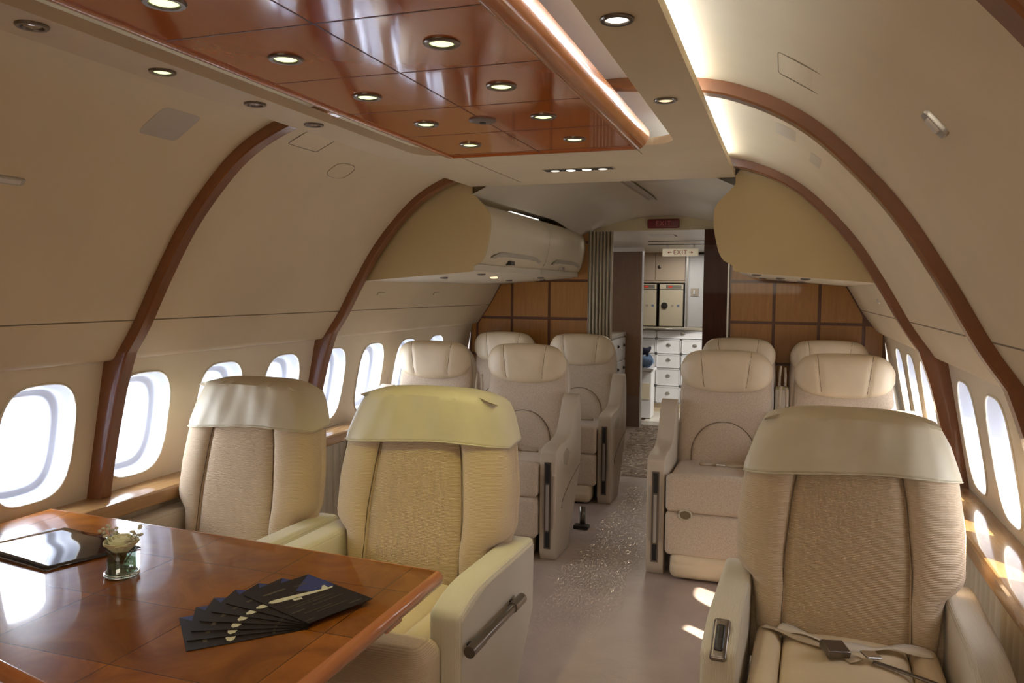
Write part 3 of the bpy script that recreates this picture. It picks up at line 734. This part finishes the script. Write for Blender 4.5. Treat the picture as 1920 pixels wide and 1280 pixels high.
# ------------------------------------------------------------------ business seats
def make_business(aisle):   # aisle = +1 : aisle armrest on +x side, -1: on -x side, faces -Y, origin at armrest front on the floor
    r = empty('business_seat')
    HWd = .272
    def yb(z): return .50+.14*(z-.43)
    def bw(z): return interp([(.40, .262), (.6, .27), (.95, .272), (1.06, .262), (1.13, .235), (1.18, .185), (1.205, .13)], z)
    # shell behind
    def fn(u, v):
        z = lerp(.32, 1.205, (v+1)/2); return (u*(bw(z)+.006), yb(z)+.095, z), (0, 1, 0)
    MB().pillow(fn, .10, 8, 14, 24).build('back_shell', M_shellp, r, True)
    def fn(u, v):
        z = lerp(.43, 1.19, (v+1)/2); return (u*bw(z), yb(z)+.04-.012*u*u*0, z), (0, 1, 0)
    bk = MB().pillow(fn, .11, 6, 22, 26).build('backrest', M_knit, r, True)
    def fn(u, v):
        z = lerp(.44, .79, (v+1)/2); w_ = .185*sqrt(max(0.0, 1-max(0, (z-.60)/.19)**2)); return (u*max(w_, .01), yb(z)-.012, z), (0, 1, 0)
    MB().pillow(fn, .03, 6, 18, 20).build('lumbar_cushion', M_knit, r, True)
    N = 22; pts = []
    for i in range(N+1):
        a = pi*i/N; x = .188*cos(a); z = .60+.193*sin(a) if 0 <= a <= pi else .6
        pts.append((x, yb(z)-.0165, z))
    pts = [(.188, yb(.46)-.0165, .46)]+pts+[(-.188, yb(.46)-.0165, .46)]
    MB().tube(pts, .0022, 5).build('seam_piping', M_seam, bk, True)
    # headrest: leather pillow with two sewn creases
    def hp(x, q):
        ax_ = min(abs(x)/.270, .9999)
        zlo = .968+.045*ax_**2.2+.055*ax_**10; zhi = 1.228-.022*ax_**2-.085*ax_**8
        return lerp(zlo, zhi, q)
    def sx(z): return .118+.030*(z-.97)/.25
    def fn(u, v):
        x = u*.270; z = hp(x, (v+1)/2)
        cr = .006*math.exp(-((abs(x)-sx(z))/.010)**2)
        return (x, .553+.03*abs(u)**3+cr, z), (0, 1, 0)
    hr = MB().pillow(fn, .095, 4.2, 60, 20).build('headrest', M_leather, r, True)
    for sg in (-1, 1):
        pts = []
        for i in range(11):
            v = -.93+1.86*i/10; x = sx(1.1); z = hp(x, (v+1)/2); x = sx(z)
            e = (max(0, 1-abs(x/.27)**4.2)*max(0, 1-abs(v)**4.2))**.5
            pts.append((sg*x, .553+.03*(x/.27)**3+.005-.0475*e, z))
        MB().tube(pts, .0016, 5).build('seam_piping', M_seam, hr, True)
    # seat cushion + leg rest
    def T(x, y, z):
        if z > .45: z += .03*max(0, 1-abs(x)/.27)**.6*.6+(.03 if y < .12 else .0)*max(0, 1-(y-.0)/.12 if y > 0 else 1)
        return (x, y, z)
    MB().rbox((0, .25, .457), (.265, .29, .088), .03, T, 5, 8).build('seat_cushion', M_knit, r, True)
    lg = MB().rbox((0, .045, .250), (.265, .085, .122), .03, None, 5, 6).build('leg_rest', M_knit, r, True)
    cx = -.155*aisle*-1 if False else -.155
    RG = [(cx+.034*cos(2*pi*i/28), -.042, .362+.028*sin(2*pi*i/28)) for i in range(28)]
    MB().tube(RG, .0055, 8, closed=True).build('pull_ring', mat('ring_beige', (.50, .42, .30), .35), lg, True)
    MB().add([(x, -.0412, z) for x, y, z in RG], [tuple(range(28))]).build('ring_recess', m_paint('recess_olive', (.20, .15, .075), .5), lg, False)
    def Tf(x, y, z): return (x, y-.012*(1 if z < .08 else .3), z)
    MB().rbox((.0, .03, .075), (.235, .075, .068), .04, Tf, 5, 6).build('foot_rest', M_leather, r, True)
    MB().box(-.25, .25, .10, .50, .02, .38).build('seat_base', M_dark, r, False)
    # belt on the cushion
    b = MB().tube([(-.12+.03*i, .36-.012*sin(i*1.3), .565) for i in range(10)], .011, 6).build('seat_belt', M_belt, r, True)
    MB().rbox((.0, .335, .572), (.028, .02, .009), .005).build('buckle', M_chrome, b, True)
    # aisle armrest with wing
    s_ = aisle
    out = smooth_pts([(.0, .61), (.01, .645), (.10, .668), (.22, .672), (.33, .70), (.41, .79), (.47, .885), (.515, .915), (.545, .905), (.575, .80), (.59, .62), (.585, .46)], 4)
    poly = [(.02, .0), (.0, .05)]+out+[(.50, .33), (.40, .16), (.30, .0)]
    x0, x1 = sorted((s_*.275, s_*.372))
    am = MB().prism(poly, 'x', x0, x1).build('armrest', M_shellp, r, 50, .026)
    # slot hardware on the front of the armrest
    xm = s_*.323
    MB().box(xm-.020, xm+.020, -.004, .006, .07, .58).build('slot', M_bronze, am, False)
    MB().box(xm-.012, xm+.012, -.007, .0, .08, .17).box(xm-.012, xm+.012, -.007, .0, .46, .57).build('slot_opening', M_blackslot, am, False)
    MB().box(xm-.009, xm+.009, -.012, .0, .18, .45).build('slide_bar', M_alu, am, False, .002)
    for q in (-1, 1): MB().box(xm+q*.030-.003, xm+q*.030+.003, -.006, .004, .19, .50).build('metal_rail', M_alu, am, False)
    xo = s_*.374
    mb = MB(); mb.prism([(.16, .60), (.17, .545), (.235, .52), (.30, .585), (.24, .625)], 'x', *sorted((xo-.004, xo+.0015)))
    mb.build('side_latch', m_paint('latch_dark', (.40, .33, .25), .4), am, False, .002)
    mb = MB(); mb.tube(smooth_pts([(s_*.373, .13, .28), (s_*.373, .16, .33), (s_*.373, .36, .41), (s_*.373, .56, .46)], 4), .0018, 5); mb.build('side_seam', M_seam, am, True)
    return r
seatA = make_business(1); seatB = make_business(-1)
seats = [ # x, y, proto, label
 (-.645, 4.365, 1, 'beige seat left of the aisle, directly behind the yellow-lit armchair', 0),
 (-1.31, 4.365, -1, 'beige seat at the left windows in the nearer row of high-back seats', 0),
 (.625, 4.36, -1, 'beige seat right of the aisle with arched lumbar cushion and round pull ring fully visible', 0),
 (1.285, 4.36, 1, 'beige seat at the right windows behind the right armchair, nearer row', 0),
 (-.60, 5.68, 1, 'beige seat left of the aisle in the far row beside the curtain', 0),
 (-1.265, 5.68, -1, 'beige seat at the left windows in the far row before the wood bulkhead', 0),
 (.625, 5.68, -1, 'beige seat right of the aisle in the far row before the dark door panel', 0),
 (1.27, 5.68, 1, 'beige seat at the right windows in the far row before the wood bulkhead', 0)]
used = set()
for x, y, a, lab, _ in seats:
    src = seatA if a == 1 else seatB
    o = src if a not in used else dup(src); used.add(a)
    o.location = (x, y, 0); tag(o, lab, 'seat', 'high-back seats in the rear rows')
# bolster cushion lying on the far left aisle seat
# consoles between each pair
def console(x, y, label, loc_):
    t = thing('centre_console', label, 'console', (x, y, 0), 0, 'consoles between seats')
    poly = [(.0, 0), (0, .60), (.03, .635), (.30, .65), (.42, .72), (.50, .85), (.58, .86), (.60, .80), (.60, .0)]
    MB().prism(poly, 'x', -.048, .048).build('body', M_shellp, t, 40, .008)
    MB().box(-.045, .045, .50, .585, .853, .868).build('top_tray', m_paint('tray_olive', (.34, .30, .12), .4), t, False, .003)
    MB().box(-.02, .02, -.004, .004, .07, .58).build('slot', M_bronze, t, False)
    MB().box(-.010, .010, -.007, .0, .18, .50).build('slide_bar', M_dark, t, False)
    MB().tube([(-.018, .57, .86), (-.02, .575, .94), (-.012, .58, 1.02)], .009, 8).build('belt_strap', M_belt, t, True)
    MB().tube([(.020, .57, .86), (.022, .575, .94), (.016, .58, 1.01)], .009, 8).build('belt_strap', M_belt, t, True)
    MB().box(-.03, -.010, .555, .575, .87, .90).box(.012, .030, .555, .575, .87, .90).build('belt_buckle', M_chrome, t, False, .002)
console(-.978, 4.37, 'narrow console between the two left seats of the nearer row', 0)
console(.955, 4.37, 'narrow console with chrome buckled straps between the two right seats of the nearer row', 0)
console(-.932, 5.69, 'narrow console between the two left seats of the far row', 0)
console(.948, 5.69, 'narrow console between the two right seats of the far row', 0)
def seat_fitting(x, y, label):
    t = thing('floor_fitting', label, 'fitting', (x, y, 0))
    MB().rbox((0, 0, .012), (.05, .035, .012), .006).build('cover', M_dark, t, True)
    MB().tube([(0, .03, .01), (-.01, .06, .13)], .02, 8).build('strut', M_bronze, t, True)
seat_fitting(-.285, 5.05, 'small dark metal strut under the aisle seat left of the aisle')

# ------------------------------------------------------------------ armchairs
def make_armchair():
    r = empty('armchair')
    SL = .19
    def yf(z): return SL*(z-.45)
    def bx(z): return interp([(.40, .30), (.585, .32), (.605, .338), (.625, .372), (.66, .384), (.80, .384), (.98, .358), (1.08, .322), (1.14, .288), (1.18, .25)], z)
    def ci(z): return interp([(.40, .212), (.70, .208), (.90, .188), (1.0, .168), (1.15, .15)], z)
    # rear shell
    def fn(u, v):
        z = lerp(.30, 1.145, (v+1)/2); w_ = bx(max(z, .62))-.012*(z > 1.0); return (u*(w_+.004), yf(z)+.125, z), (0, 1, -SL)
    MB().pillow(fn, .10, 8, 16, 22).build('back_shell', M_fabY, r, True)
    # centre panel
    def fn(u, v):
        z = lerp(.40, 1.135, (v+1)/2); return (u*(ci(z)+.014), yf(z)+.052-.006*(1-u*u), z), (0, 1, -SL)
    bk = MB().pillow(fn, .13, 9, 22, 30).build('backrest', M_fab, r, True)
    for sg in (-1, 1):
        def fn(u, v):
            z = lerp(.40, 1.135, (v+1)/2); a, b = ci(z)-.016, bx(z)-.010*max(0, (z-.98)/.15); x = lerp(a, b, (u+1)/2)
            return (sg*x, yf(z)+.052+.03*((u+1)/2)**2-.016*sin(pi*(u+1)/2), z), (0, 1, -SL)
        MB().pillow(fn, .13, 5.5, 22, 44).build('side_bolster', M_fabY, r, True)
        MB().tube([(sg*ci(z), yf(z)-.0105, z) for z in [lerp(.43, 1.05, i/14) for i in range(15)]], .0022, 5).build('seam_piping', M_seam, bk, True)
    # loose leather cover over the top
    N1, N2 = 34, 30; rows = []
    for i in range(N1+1):
        u = -1+2*i/N1; row = []
        for j in range(N2+1):
            s_ = j/N2   # 0 front hem .. 1 rear hem
            zt = 1.183-.010*u*u-.022*abs(u)**6
            hem = .975+.012*sin(2.2*u+.6)-.012*abs(u)**3
            if s_ < .46: z = lerp(hem, zt-.028, s_/.46); yo = -.047
            elif s_ < .60:
                a = (s_-.46)/.14*pi; z = zt-.028+.028*sin(a); yo = -.047+.1175*(1-cos(a))
            else: z = lerp(zt-.028, .98, (s_-.60)/.40); yo = .188
            w_ = bx(z)+.006
            x = u*w_
            cur = .085*abs(u)**6 if s_ < .5 else -.02*abs(u)**4
            if s_ < .5: yo2 = yf(z)+yo+cur+.012*(1-abs(u)**2)*0
            else: yo2 = yf(z)+yo+cur
            wr = .0025*sin(9*u+7*s_)+.002*sin(21*u-5*s_)
            row.append((x, yo2+wr, z))
        rows.append(row)
    mb = MB(); mb.grid(rows)
    for sg in (0, N1):   # close the sides
        fr = rows[sg]; k = N2//2
        for j in range(k): mb.add([fr[j], fr[j+1], fr[N2-j-1], fr[N2-j]], [(0, 1, 2, 3)])
    cov = mb.build('headrest_cover', M_cover, r, 50)
    sd = cov.modifiers.new('th', 'SOLIDIFY'); sd.thickness = .004
    hem = [(p[0]*1.0, p[1]-.002, p[2]+.002) for p in [rows[i][0] for i in range(N1+1)]]
    MB().tube(hem, .0035, 6).build('cover_hem', M_cover, cov, True)
    # arms
    for sg in (-1, 1):
        def T(x, y, z):
            k = 0
            if z > .4: x2 = x
            # slope the lower rear corner
            z -= .05*max(0, (-.25-y)/.22)**2*max(0, min(1, (z-.25)/.34))
            if y > -.05 and z < .34: y = y-(.34-z)*.75*((y+.05)/.32)
            return (sg*x, y, z)
        mb = MB(); mb.rbox((.377, -.115, .330), (.056, .355, .270), .022, T, 4, 10)
        am = mb.build('armrest', M_armfab, r, True)
        mb = MB(); mb.prism([(-.455, .08), (-.455, .525), (-.26, .575), (.225, .575), (.218, .32), (.05, .085)], 'x', *sorted((sg*.426, sg*.4345))); mb.build('side_panel', M_armside, am, False)
    # seat cushion (centre pad, side rolls, front roll)
    def Tc(x, y, z): return (x, y, z+(.014*(1-(x/.2)**2) if z > .38 else 0))
    sc_ = MB().rbox((0, -.235, .36), (.205, .27, .085), .04, Tc, 4, 8).build('seat_cushion', M_leather, r, True)
    for sg in (-1, 1):
        MB().rbox((sg*.252, -.235, .372), (.046, .27, .088), .044, None, 5, 6).build('side_roll', M_leather, r, True)
    def Tr(x, y, z): return (x, y-.02*(1-(x/.38)**2), z)
    MB().rbox((0, -.535, .355), (.375, .085, .125), .055, Tr, 5, 10).build('front_roll', M_fabY, r, True)
    MB().rbox((0, -.16, .16), (.30, .30, .13), .03).build('seat_frame', M_armside, r, True)
    MB().box(-.26, .26, -.40, .10, .0, .05).build('floor_base', M_dark, r, False, .006)
    return r
A0 = make_armchair()
A0.location = (-.405, 2.735, 0); A0.rotation_euler = (0, 0, radians(-2))
tag(A0, 'cream armchair with yellow-lit cover and metal side handle, behind the table', 'armchair', 'cream armchairs')
A1 = dup(A0); A1.location = (-1.262, 2.76, 0); A1.rotation_euler = (0, 0, radians(-3)); A1.scale = (.92, .95, 1)
tag(A1, 'cream armchair at the left window behind the table corner', 'armchair', 'cream armchairs')
A2 = dup(A0); A2.location = (1.165, 2.74, 0); A2.rotation_euler = (0, 0, radians(-2)); A2.scale = (.93, 1, 1.0)
tag(A2, 'large cream armchair in the right foreground with an open seat belt on its seat', 'armchair', 'cream armchairs')
# yellow cast of the spotlight is done with a lamp; side handle on the aisle armchair
h = MB().tube([(.462, -.45, .435), (.462, -.44, .435), (.462, .0, .435), (.462, .01, .435)], [.012, .016, .016, .012], 12).build('side_handle', M_bronze, A0, True)
for y in (-.41, -.03): MB().tube([(.462, y-.05, .435), (.462, y+.05, .435)], .0195, 14).build('handle_collar', M_bronze, h, 40)
MB().box(.43, .462, -.42, -.40, .427, .443).box(.43, .462, -.04, -.02, .427, .443).build('handle_mount', M_dark, h, False)
# switch on the right armchair's aisle arm
MB().rbox((-.377, 0, 0), (.026, .070, .010), .010).build('arm_control', M_bronze, A2, True).matrix_basis = Matrix.Translation((0, -.425, .566)) @ Matrix.Rotation(radians(32), 4, 'X')
MB().rbox((-.377, 0, .008), (.015, .045, .009), .009).build('control_switch', M_dark, A2, True).matrix_basis = Matrix.Translation((0, -.425, .566)) @ Matrix.Rotation(radians(32), 4, 'X')
# belt on the right armchair
def ribbon(pts, w, name, m, parent, th=.002, tilt=None):
    pts = smooth_pts(pts, 6); rows = []
    for i, p in enumerate(pts):
        a = Vector(pts[max(i-1, 0)]); b = Vector(pts[min(i+1, len(pts)-1)]); t = (b-a).normalized()
        s_ = t.cross(Vector((0, 0, 1))).normalized()
        tl = tilt*sin(i*.5) if tilt else 0
        s_ = (s_+Vector((0, 0, tl))).normalized()
        q = Vector(p); rows.append([q-s_*w, q+s_*w])
    o = MB().grid(rows).build(name, m, parent, True); md = o.modifiers.new('th', 'SOLIDIFY'); md.thickness = th; return o
bl_ = ribbon([(-.27, -.03, .468), (-.19, -.05, .466), (-.10, -.10, .468), (0, -.16, .466), (.03, -.20, .470)], .022, 'seat_belt', M_belt, A2, .003, .25)
ribbon([(.27, -.06, .468), (.17, -.055, .472), (.08, -.08, .466), (-.02, -.10, .468), (-.14, -.05, .472), (-.22, -.02, .468)], .022, 'seat_belt', mat('belt_pale', (.62, .54, .44), .6), A2, .003, .35)
ribbon([(.28, -.26, .462), (.20, -.22, .462), (.13, -.19, .464), (.08, -.18, .468)], .010, 'seat_belt', M_bronze, A2, .003)
bk_ = MB().rbox((0, 0, 0), (.040, .032, .012), .005).build('buckle', M_bronze, bl_, True); bk_.location = (-.035, -.17, .484); bk_.rotation_euler = (.2, .1, .5)
b2 = MB().rbox((0, 0, 0), (.028, .022, .004), .003).build('buckle_tongue', M_chrome, bl_, True); b2.location = (.075, -.165, .480); b2.rotation_euler = (.1, .15, .6)

# ------------------------------------------------------------------ table and what lies on it
tb = thing('dining_table', 'glossy burl wood table with rounded edge at the left front', 'table', (-.85, 1.75, 0))
ox, oy = -.85, 1.75
TP = [(-1.70, 1.50), (-.76, 1.30), (-.52, 1.245), (-.03, 1.13), (-.03, 2.16), (-.86, 2.215), (-1.70, 2.26)]
mb = MB(); mb.prism([(x-ox, y-oy) for x, y in TP], 'z', .683, .722); mb.build('tabletop', M_table, tb, False)
ring = TP
mb = MB(); n_ = len(TP)
Pm = [(x-ox, y-oy) for x, y in TP]
def edge_sweep(a, b, d=.022):
    ax_, ay = a; bx_, by = b; L_ = math.hypot(bx_-ax_, by-ay); nx, ny = (by-ay)/L_, -(bx_-ax_)/L_
    prof = [(0, .7225), (.004, .7235), (d*.6, .7195), (d*.95, .708), (d, .698), (d*.85, .684), (d*.4, .674), (0, .673)]
    rows = [[(px+nx*o_, py+ny*o_, z) for o_, z in prof] for px, py in (a, b)]
    return rows
for i in range(n_):
    a, b = Pm[i], Pm[(i+1) % n_]
    if i == n_-1: continue
    rows = edge_sweep(a, b)
    mb.grid(rows)
# mitre corner blends
for i in (3, 4):
    p = Pm[i]; a, q = Pm[i-1], Pm[(i+1) % n_]
    def nrm(a, b): L_ = math.hypot(b[0]-a[0], b[1]-a[1]); return ((b[1]-a[1])/L_, -(b[0]-a[0])/L_)
    n1, n2 = nrm(a, p), nrm(p, q); a1, a2 = atan2(n1[1], n1[0]), atan2(n2[1], n2[0])
    if a2 < a1: a2 += 2*pi
    prof = [(0, .7225), (.004, .7235), (.0132, .7195), (.0209, .708), (.022, .698), (.0187, .684), (.0088, .674), (0, .673)]
    mb.grid([[(p[0]+cos(lerp(a1, a2, k/6))*o_, p[1]+sin(lerp(a1, a2, k/6))*o_, z) for o_, z in prof] for k in range(7)])
mb.build('edge_moulding', M_mould, tb, 40)
MB().rbox((-.055-ox, 1.90-oy, .662), (.022, .045, .012), .008).build('leaf_latch', M_mould, tb, True)
MB().box(-1.55-ox, -.15-ox, 1.45-oy, 2.05-oy, .64, .683).build('under_frame', M_darkwood, tb, False)
MB().box(-1.05-ox, -.85-ox, 1.60-oy, 1.95-oy, .02, .64).build('pedestal', M_darkwood, tb, False, .01)
MB().box(-1.15-ox, -.75-ox, 1.5-oy, 2.05-oy, 0, .025).build('pedestal_foot', M_dark, tb, False, .005)
TZ = .7226
# leaflets
M_leaf = mat('leaflet_print', (.020, .014, .012), .5, spec=.12)
M_blue = mat('leaflet_blue', (.035, .045, .14), .5, spec=.15)
M_ink = mat('leaflet_gold_ink', (.085, .070, .045), .6, spec=.1)
M_plane = mat('leaflet_plane_white', (.60, .56, .38), .45)
PV = (-.160, 1.674); LW, LH = .285, .212
def leaflet(k, ang, z):
    t = thing('leaflet', 'x', 'leaflet', (PV[0], PV[1], z), ang, 'fanned leaflets on the table')
    MB().box(-LW, 0, 0, LH, 0, .0014).build('card', M_leaf, t, False)
    e = .0016
    def flat(poly, name, m, z_=e): MB().add([(x, y, z_) for x, y in poly], [tuple(range(len(poly)))]).build(name, m, t, False)
    flat([(-LW+.001, LH-.001), (-.160, LH-.001), (-.166, .145), (-.205, .110)], 'blue_corner', M_blue)
    # airliner silhouette running across the card, nose at the lower edge, tail at the upper edge
    ax_, ay = -.186, .010; bx_, by = -.146, .196; L_ = math.hypot(bx_-ax_, by-ay); dx, dy = (bx_-ax_)/L_, (by-ay)/L_
    def Q(u, w_): return (ax_+dx*u-dy*w_, ay+dy*u+dx*w_)
    body = [(0, 0), (.006, .008), (.02, .012), (.10, .011), (.155, .007), (.168, .030), (.176, .031), (.176, .008), (.192, .012), (.188, .003), (.178, -.001), (.16, -.005), (.03, -.012), (.008, -.009)]
    o = MB().add([(*Q(u, w_), e+.0003) for u, w_ in body], [tuple(range(len(body)))]).build('airliner_print', M_plane, t, False)
    bm = bmesh.new(); bm.from_mesh(o.data); bmesh.ops.triangulate(bm, faces=bm.faces); bm.to_mesh(o.data); bm.free()
    flat([Q(u, w_) for u, w_ in ((.060, -.014), (.062, -.026), (.085, -.026), (.087, -.013))], 'airliner_print', M_plane, e+.0003)
    rnd = random.Random(5)
    for (y0, y1, x, w2) in ((.03, .10, -.245, .010), (.125, .165, -.235, .007), (.02, .15, -.125, .003), (.04, .17, -.112, .003), (.01, .05, -.085, .006), (.08, .18, -.090, .003), (.03, .12, -.060, .003), (.06, .16, -.045, .003), (.005, .03, -.020, .005), (.15, .19, -.025, .005)):
        mb = MB(); y = y0
        mb.box(x, x+w2, y0, y1, e, e+.0001); mb.build('small_print', M_ink, t, False)
    return t
angs = [46, 35, 25, 14, 3, -8, -20]
places = ['bottom card lying nearest the camera', 'second card from the bottom', 'third card from the bottom', 'middle card', 'third card from the top', 'second card from the top', 'top card showing the whole white airliner']
for k, a in enumerate(angs):
    t = leaflet(k, radians(a), TZ+.0022*k); t['label'] = 'dark airliner leaflet, '+places[k]+' of the fan'
# black brochure
t = thing('brochure', 'glossy black brochure lying at the window end of the table', 'brochure', (-1.30, 1.93, TZ), radians(-9))
rows = []
for i in range(15):
    x = -.20+.40*i/14; rows.append([(x+.06*(j/10), -.15+.28*j/10, .004+.010*sin(pi*i/14)*(.4+.6*j/10)+.004*sin(x*20)*(j/10)) for j in range(11)])
c = MB().grid(rows).build('cover', mat('brochure_black', (.012, .012, .016), .10, coat=1.), t, True); md = c.modifiers.new('th', 'SOLIDIFY'); md.thickness = .003; md.offset = 1
MB().box(-.19, .20, -.145, .12, 0, .003).build('pages', m_paint('pages_white', (.5, .5, .52), .6), t, False)
# vase
VX, VY = -.888, 1.805
t = thing('glass_vase', 'small round ribbed glass vase holding a white rose on the table', 'vase', (VX, VY, TZ), sc=1.12)
t.scale = (1.12, 1.12, .88)
MB().lathe([(.0, .0), (.040, .0), (.042, .003), (.0425, .010), (.039, .012), (.0365, .015), (.036, .08), (.0375, .093), (.0355, .093), (.034, .08), (.034, .018), (0, .014)], n=36).build('glass_body', M_vase, t, 40)
for z in (.0065, .014): MB().tube([(.0415*cos(a), .0415*sin(a), z) for a in [2*pi*i/36 for i in range(36)]], .0028, 6, closed=True).build('beaded_ring', M_chrome, t, True)
MB().lathe([(0, .016), (.0335, .016), (.0335, .055), (0, .055)], n=30).build('water', M_water, t, False)
mb = MB()
for i in range(26):
    a = random.uniform(0, 6.28); r_ = random.uniform(.010, .030); z = random.uniform(.018, .05)
    mb.rbox((r_*cos(a), r_*sin(a), z), (.0035, .0035, .0035), .003, None, 2, 1)
mb.build('glass_beads', M_chrome, t, True)
t = thing('white_rose', 'pale yellow-white rose blossom standing in the small glass vase', 'flower', (VX, VY, TZ+.019), sc=1.1)
MB().tube([(0, 0, 0), (.002, .001, .03), (0, 0, .055)], .003, 8).build('stem', mat('stem_green', (.07, .14, .03), .5), t, True)
def petal(a, R_, h, tilt, w_):
    rows = []
    for i in range(11):
        u = -1+2*i/10; row = []
        for j in range(10):
            v_ = j/9; rr = R_*(.18+.82*sin(min(1, v_*1.15)*pi/2))+tilt*v_**4; ang = a+u*w_*(.35+.65*sin(pi*min(.5, v_*.75)))
            z = h*v_*(1-.16*u*u*v_)-.006*v_**6*(tilt*60)
            row.append((rr*cos(ang), rr*sin(ang), .038+z))
        rows.append(row)
    return rows
mb = MB()
for ringi, (n2, R_, h, tl, w_) in enumerate(((4, .034, .046, .010, 1.15), (4, .029, .052, .005, 1.1), (3, .022, .055, .002, 1.3), (3, .015, .056, .001, 1.3), (2, .008, .055, 0, 1.8))):
    for k in range(n2): mb.grid(petal(2*pi*k/n2+ringi*.7, R_, h, tl, w_))
mr = mat('rose_petal', (.92, .90, .60), .6); pe = mb.build('petals', mr, t, True); md = pe.modifiers.new('th', 'SOLIDIFY'); md.thickness = .0012
mb = MB()
for a in (.4, 2.2, 4.1, 5.3):
    mb.grid([[((.004+.030*(j/6))*cos(a)+(u*.010*sin(pi*j/6))*-sin(a), (.004+.030*(j/6))*sin(a)+(u*.010*sin(pi*j/6))*cos(a), .012+.045*(j/6)) for j in range(7)] for u in (-1, 0, 1)])
lf = mb.build('leaves', mat('leaf_green', (.04, .10, .025), .45), t, True)
t = thing('baby_breath', 'sprig of tiny cream filler flowers around the rose', 'flower', (VX, VY, TZ+.03), sc=1.08); mb = MB(); ms = MB()
for i in range(34):
    a = random.uniform(2.5, 3.9) if i < 17 else random.uniform(-.5, 1.3); sp = random.uniform(.034, .058); h = random.uniform(.070, .105)
    p = (sp*cos(a), sp*sin(a), h)
    ms.tube([(sp*.35*cos(a), sp*.35*sin(a), .04), (sp*.7*cos(a+.1), sp*.7*sin(a+.1), h*.75), p], .0006, 4)
    mb.rbox(p, (.0045, .0045, .0035), .003, lambda x, y, z: (x, y, z), 2, 1)
mb.build('tiny_blossoms', mat('blossom_cream', (.66, .62, .45), .7), t, True); ms.build('stems', MATS['stem_green'], t, True)

# ------------------------------------------------------------------ lights
def area(name, loc, rot, sx, sy, power, col):
    l_ = bpy.data.lights.new(name, 'AREA'); l_.shape = 'RECTANGLE'; l_.size = sx; l_.size_y = sy; l_.energy = power; l_.color = col
    o = bpy.data.objects.new(name, l_); COL.objects.link(o); o.location = loc; o.rotation_euler = rot; return o
for k, yc in enumerate(WY):
    if yc < 1.9: continue
    area('daylight', (-1.90, yc, ZC+.05), (0, -pi/2, 0), .42, .36, 9.5, (.86, .92, 1.))
    area('daylight', (1.90, yc, ZC+.05), (0, pi/2, 0), .42, .36, 6, (.92, .94, 1.))
sun = bpy.data.lights.new('sun', 'SUN'); sun.energy = 38; sun.angle = radians(.6); sun.color = (1, .90, .74)
so_ = bpy.data.objects.new('sun', sun); COL.objects.link(so_)
so_.rotation_euler = Vector((-1, .75, -.92)).to_track_quat('-Z', 'Y').to_euler()
def spot(loc, tgt, power, ang, col, blend=.6, r=.02):
    l_ = bpy.data.lights.new('spot', 'SPOT'); l_.energy = power; l_.spot_size = radians(ang); l_.spot_blend = blend; l_.color = col; l_.shadow_soft_size = r
    o = bpy.data.objects.new('spot', l_); COL.objects.link(o); o.location = loc; o.rotation_euler = (Vector(tgt)-Vector(loc)).to_track_quat('-Z', 'Y').to_euler()
for k in range(5):
    for sx in (-1, 1): spot((sx*.205, 2.855-.396*k, 2.115), (sx*.205, 2.855-.396*k, 0), 5, 90, (1., .97, .70))
spot((-.205, 2.06, 2.115), (-.36, 2.62, .85), 26, 58, (1., .95, .20), .8)
spot((.604, 1.66, 2.12), (.604, 1.66, 0), 6, 60, (1., .93, .75))
# added spot standing in for door sunshine in the galley, and vestibule lamps
spot((1.55, 8.9, 1.95), (-.25, 10.25, .15), 330, 34, (1., .95, .86), .12, .01)
area('galley_light', (-.2, 9.7, 2.04), (0, 0, 0), .6, .5, 9, (1., .95, .86))
area('vestibule_light', (-.1, 7.6, 2.05), (0, 0, 0), .5, .8, 12, (1., .86, .66))
area('side_door_light', (-1.6, 7.2, 1.2), (0, -pi/2, 0), 1.2, .5, 8, (.85, .92, 1.))
# soft light from the rest of the cabin behind the camera
area('cabin_fill', (.2, -1.6, 1.9), (radians(62), 0, 0), 2., .8, 34, (1., .88, .70))

w = bpy.data.worlds.new('sky'); scn.world = w; w.use_nodes = True
n = w.node_tree.nodes; l = w.node_tree.links; bg = n['Background']; bg.inputs['Color'].default_value = (.84, .85, .98, 1)
tc = n.new('ShaderNodeTexCoord'); sp = n.new('ShaderNodeSeparateXYZ'); mr_ = n.new('ShaderNodeMapRange')   # hazy sky, brighter over the left wing
mr_.inputs['From Min'].default_value = .4; mr_.inputs['From Max'].default_value = -.3; mr_.inputs['To Min'].default_value = 1.25; mr_.inputs['To Max'].default_value = 3.2
l.new(tc.outputs['Generated'], sp.inputs[0]); l.new(sp.outputs['X'], mr_.inputs['Value']); l.new(mr_.outputs[0], bg.inputs['Strength'])

# ------------------------------------------------------------------ camera
cam = bpy.data.cameras.new('camera'); cam.sensor_width = 36; cam.lens = 1487.3/1920*36; cam.clip_start = .02
co = bpy.data.objects.new('camera', cam); COL.objects.link(co); scn.camera = co
yaw, pit, roll = .3306968, .06582989, .0083
fl = Vector((-sin(yaw), cos(yaw), 0)); rt = Vector((cos(yaw), sin(yaw), 0)); up = Vector((0, 0, 1))
fw = fl*cos(pit)-up*sin(pit); u_ = up*cos(pit)+fl*sin(pit)
r2 = rt*cos(roll)+u_*sin(roll)*1; u2 = -rt*sin(roll)+u_*cos(roll)
M = Matrix((r2, u2, -fw)).transposed().to_4x4(); M.translation = (.95, 0, 1.58); co.matrix_world = M
scn.view_settings.view_transform = 'Standard'
scn.view_settings.look = 'None'
scn.view_settings.exposure = -.50
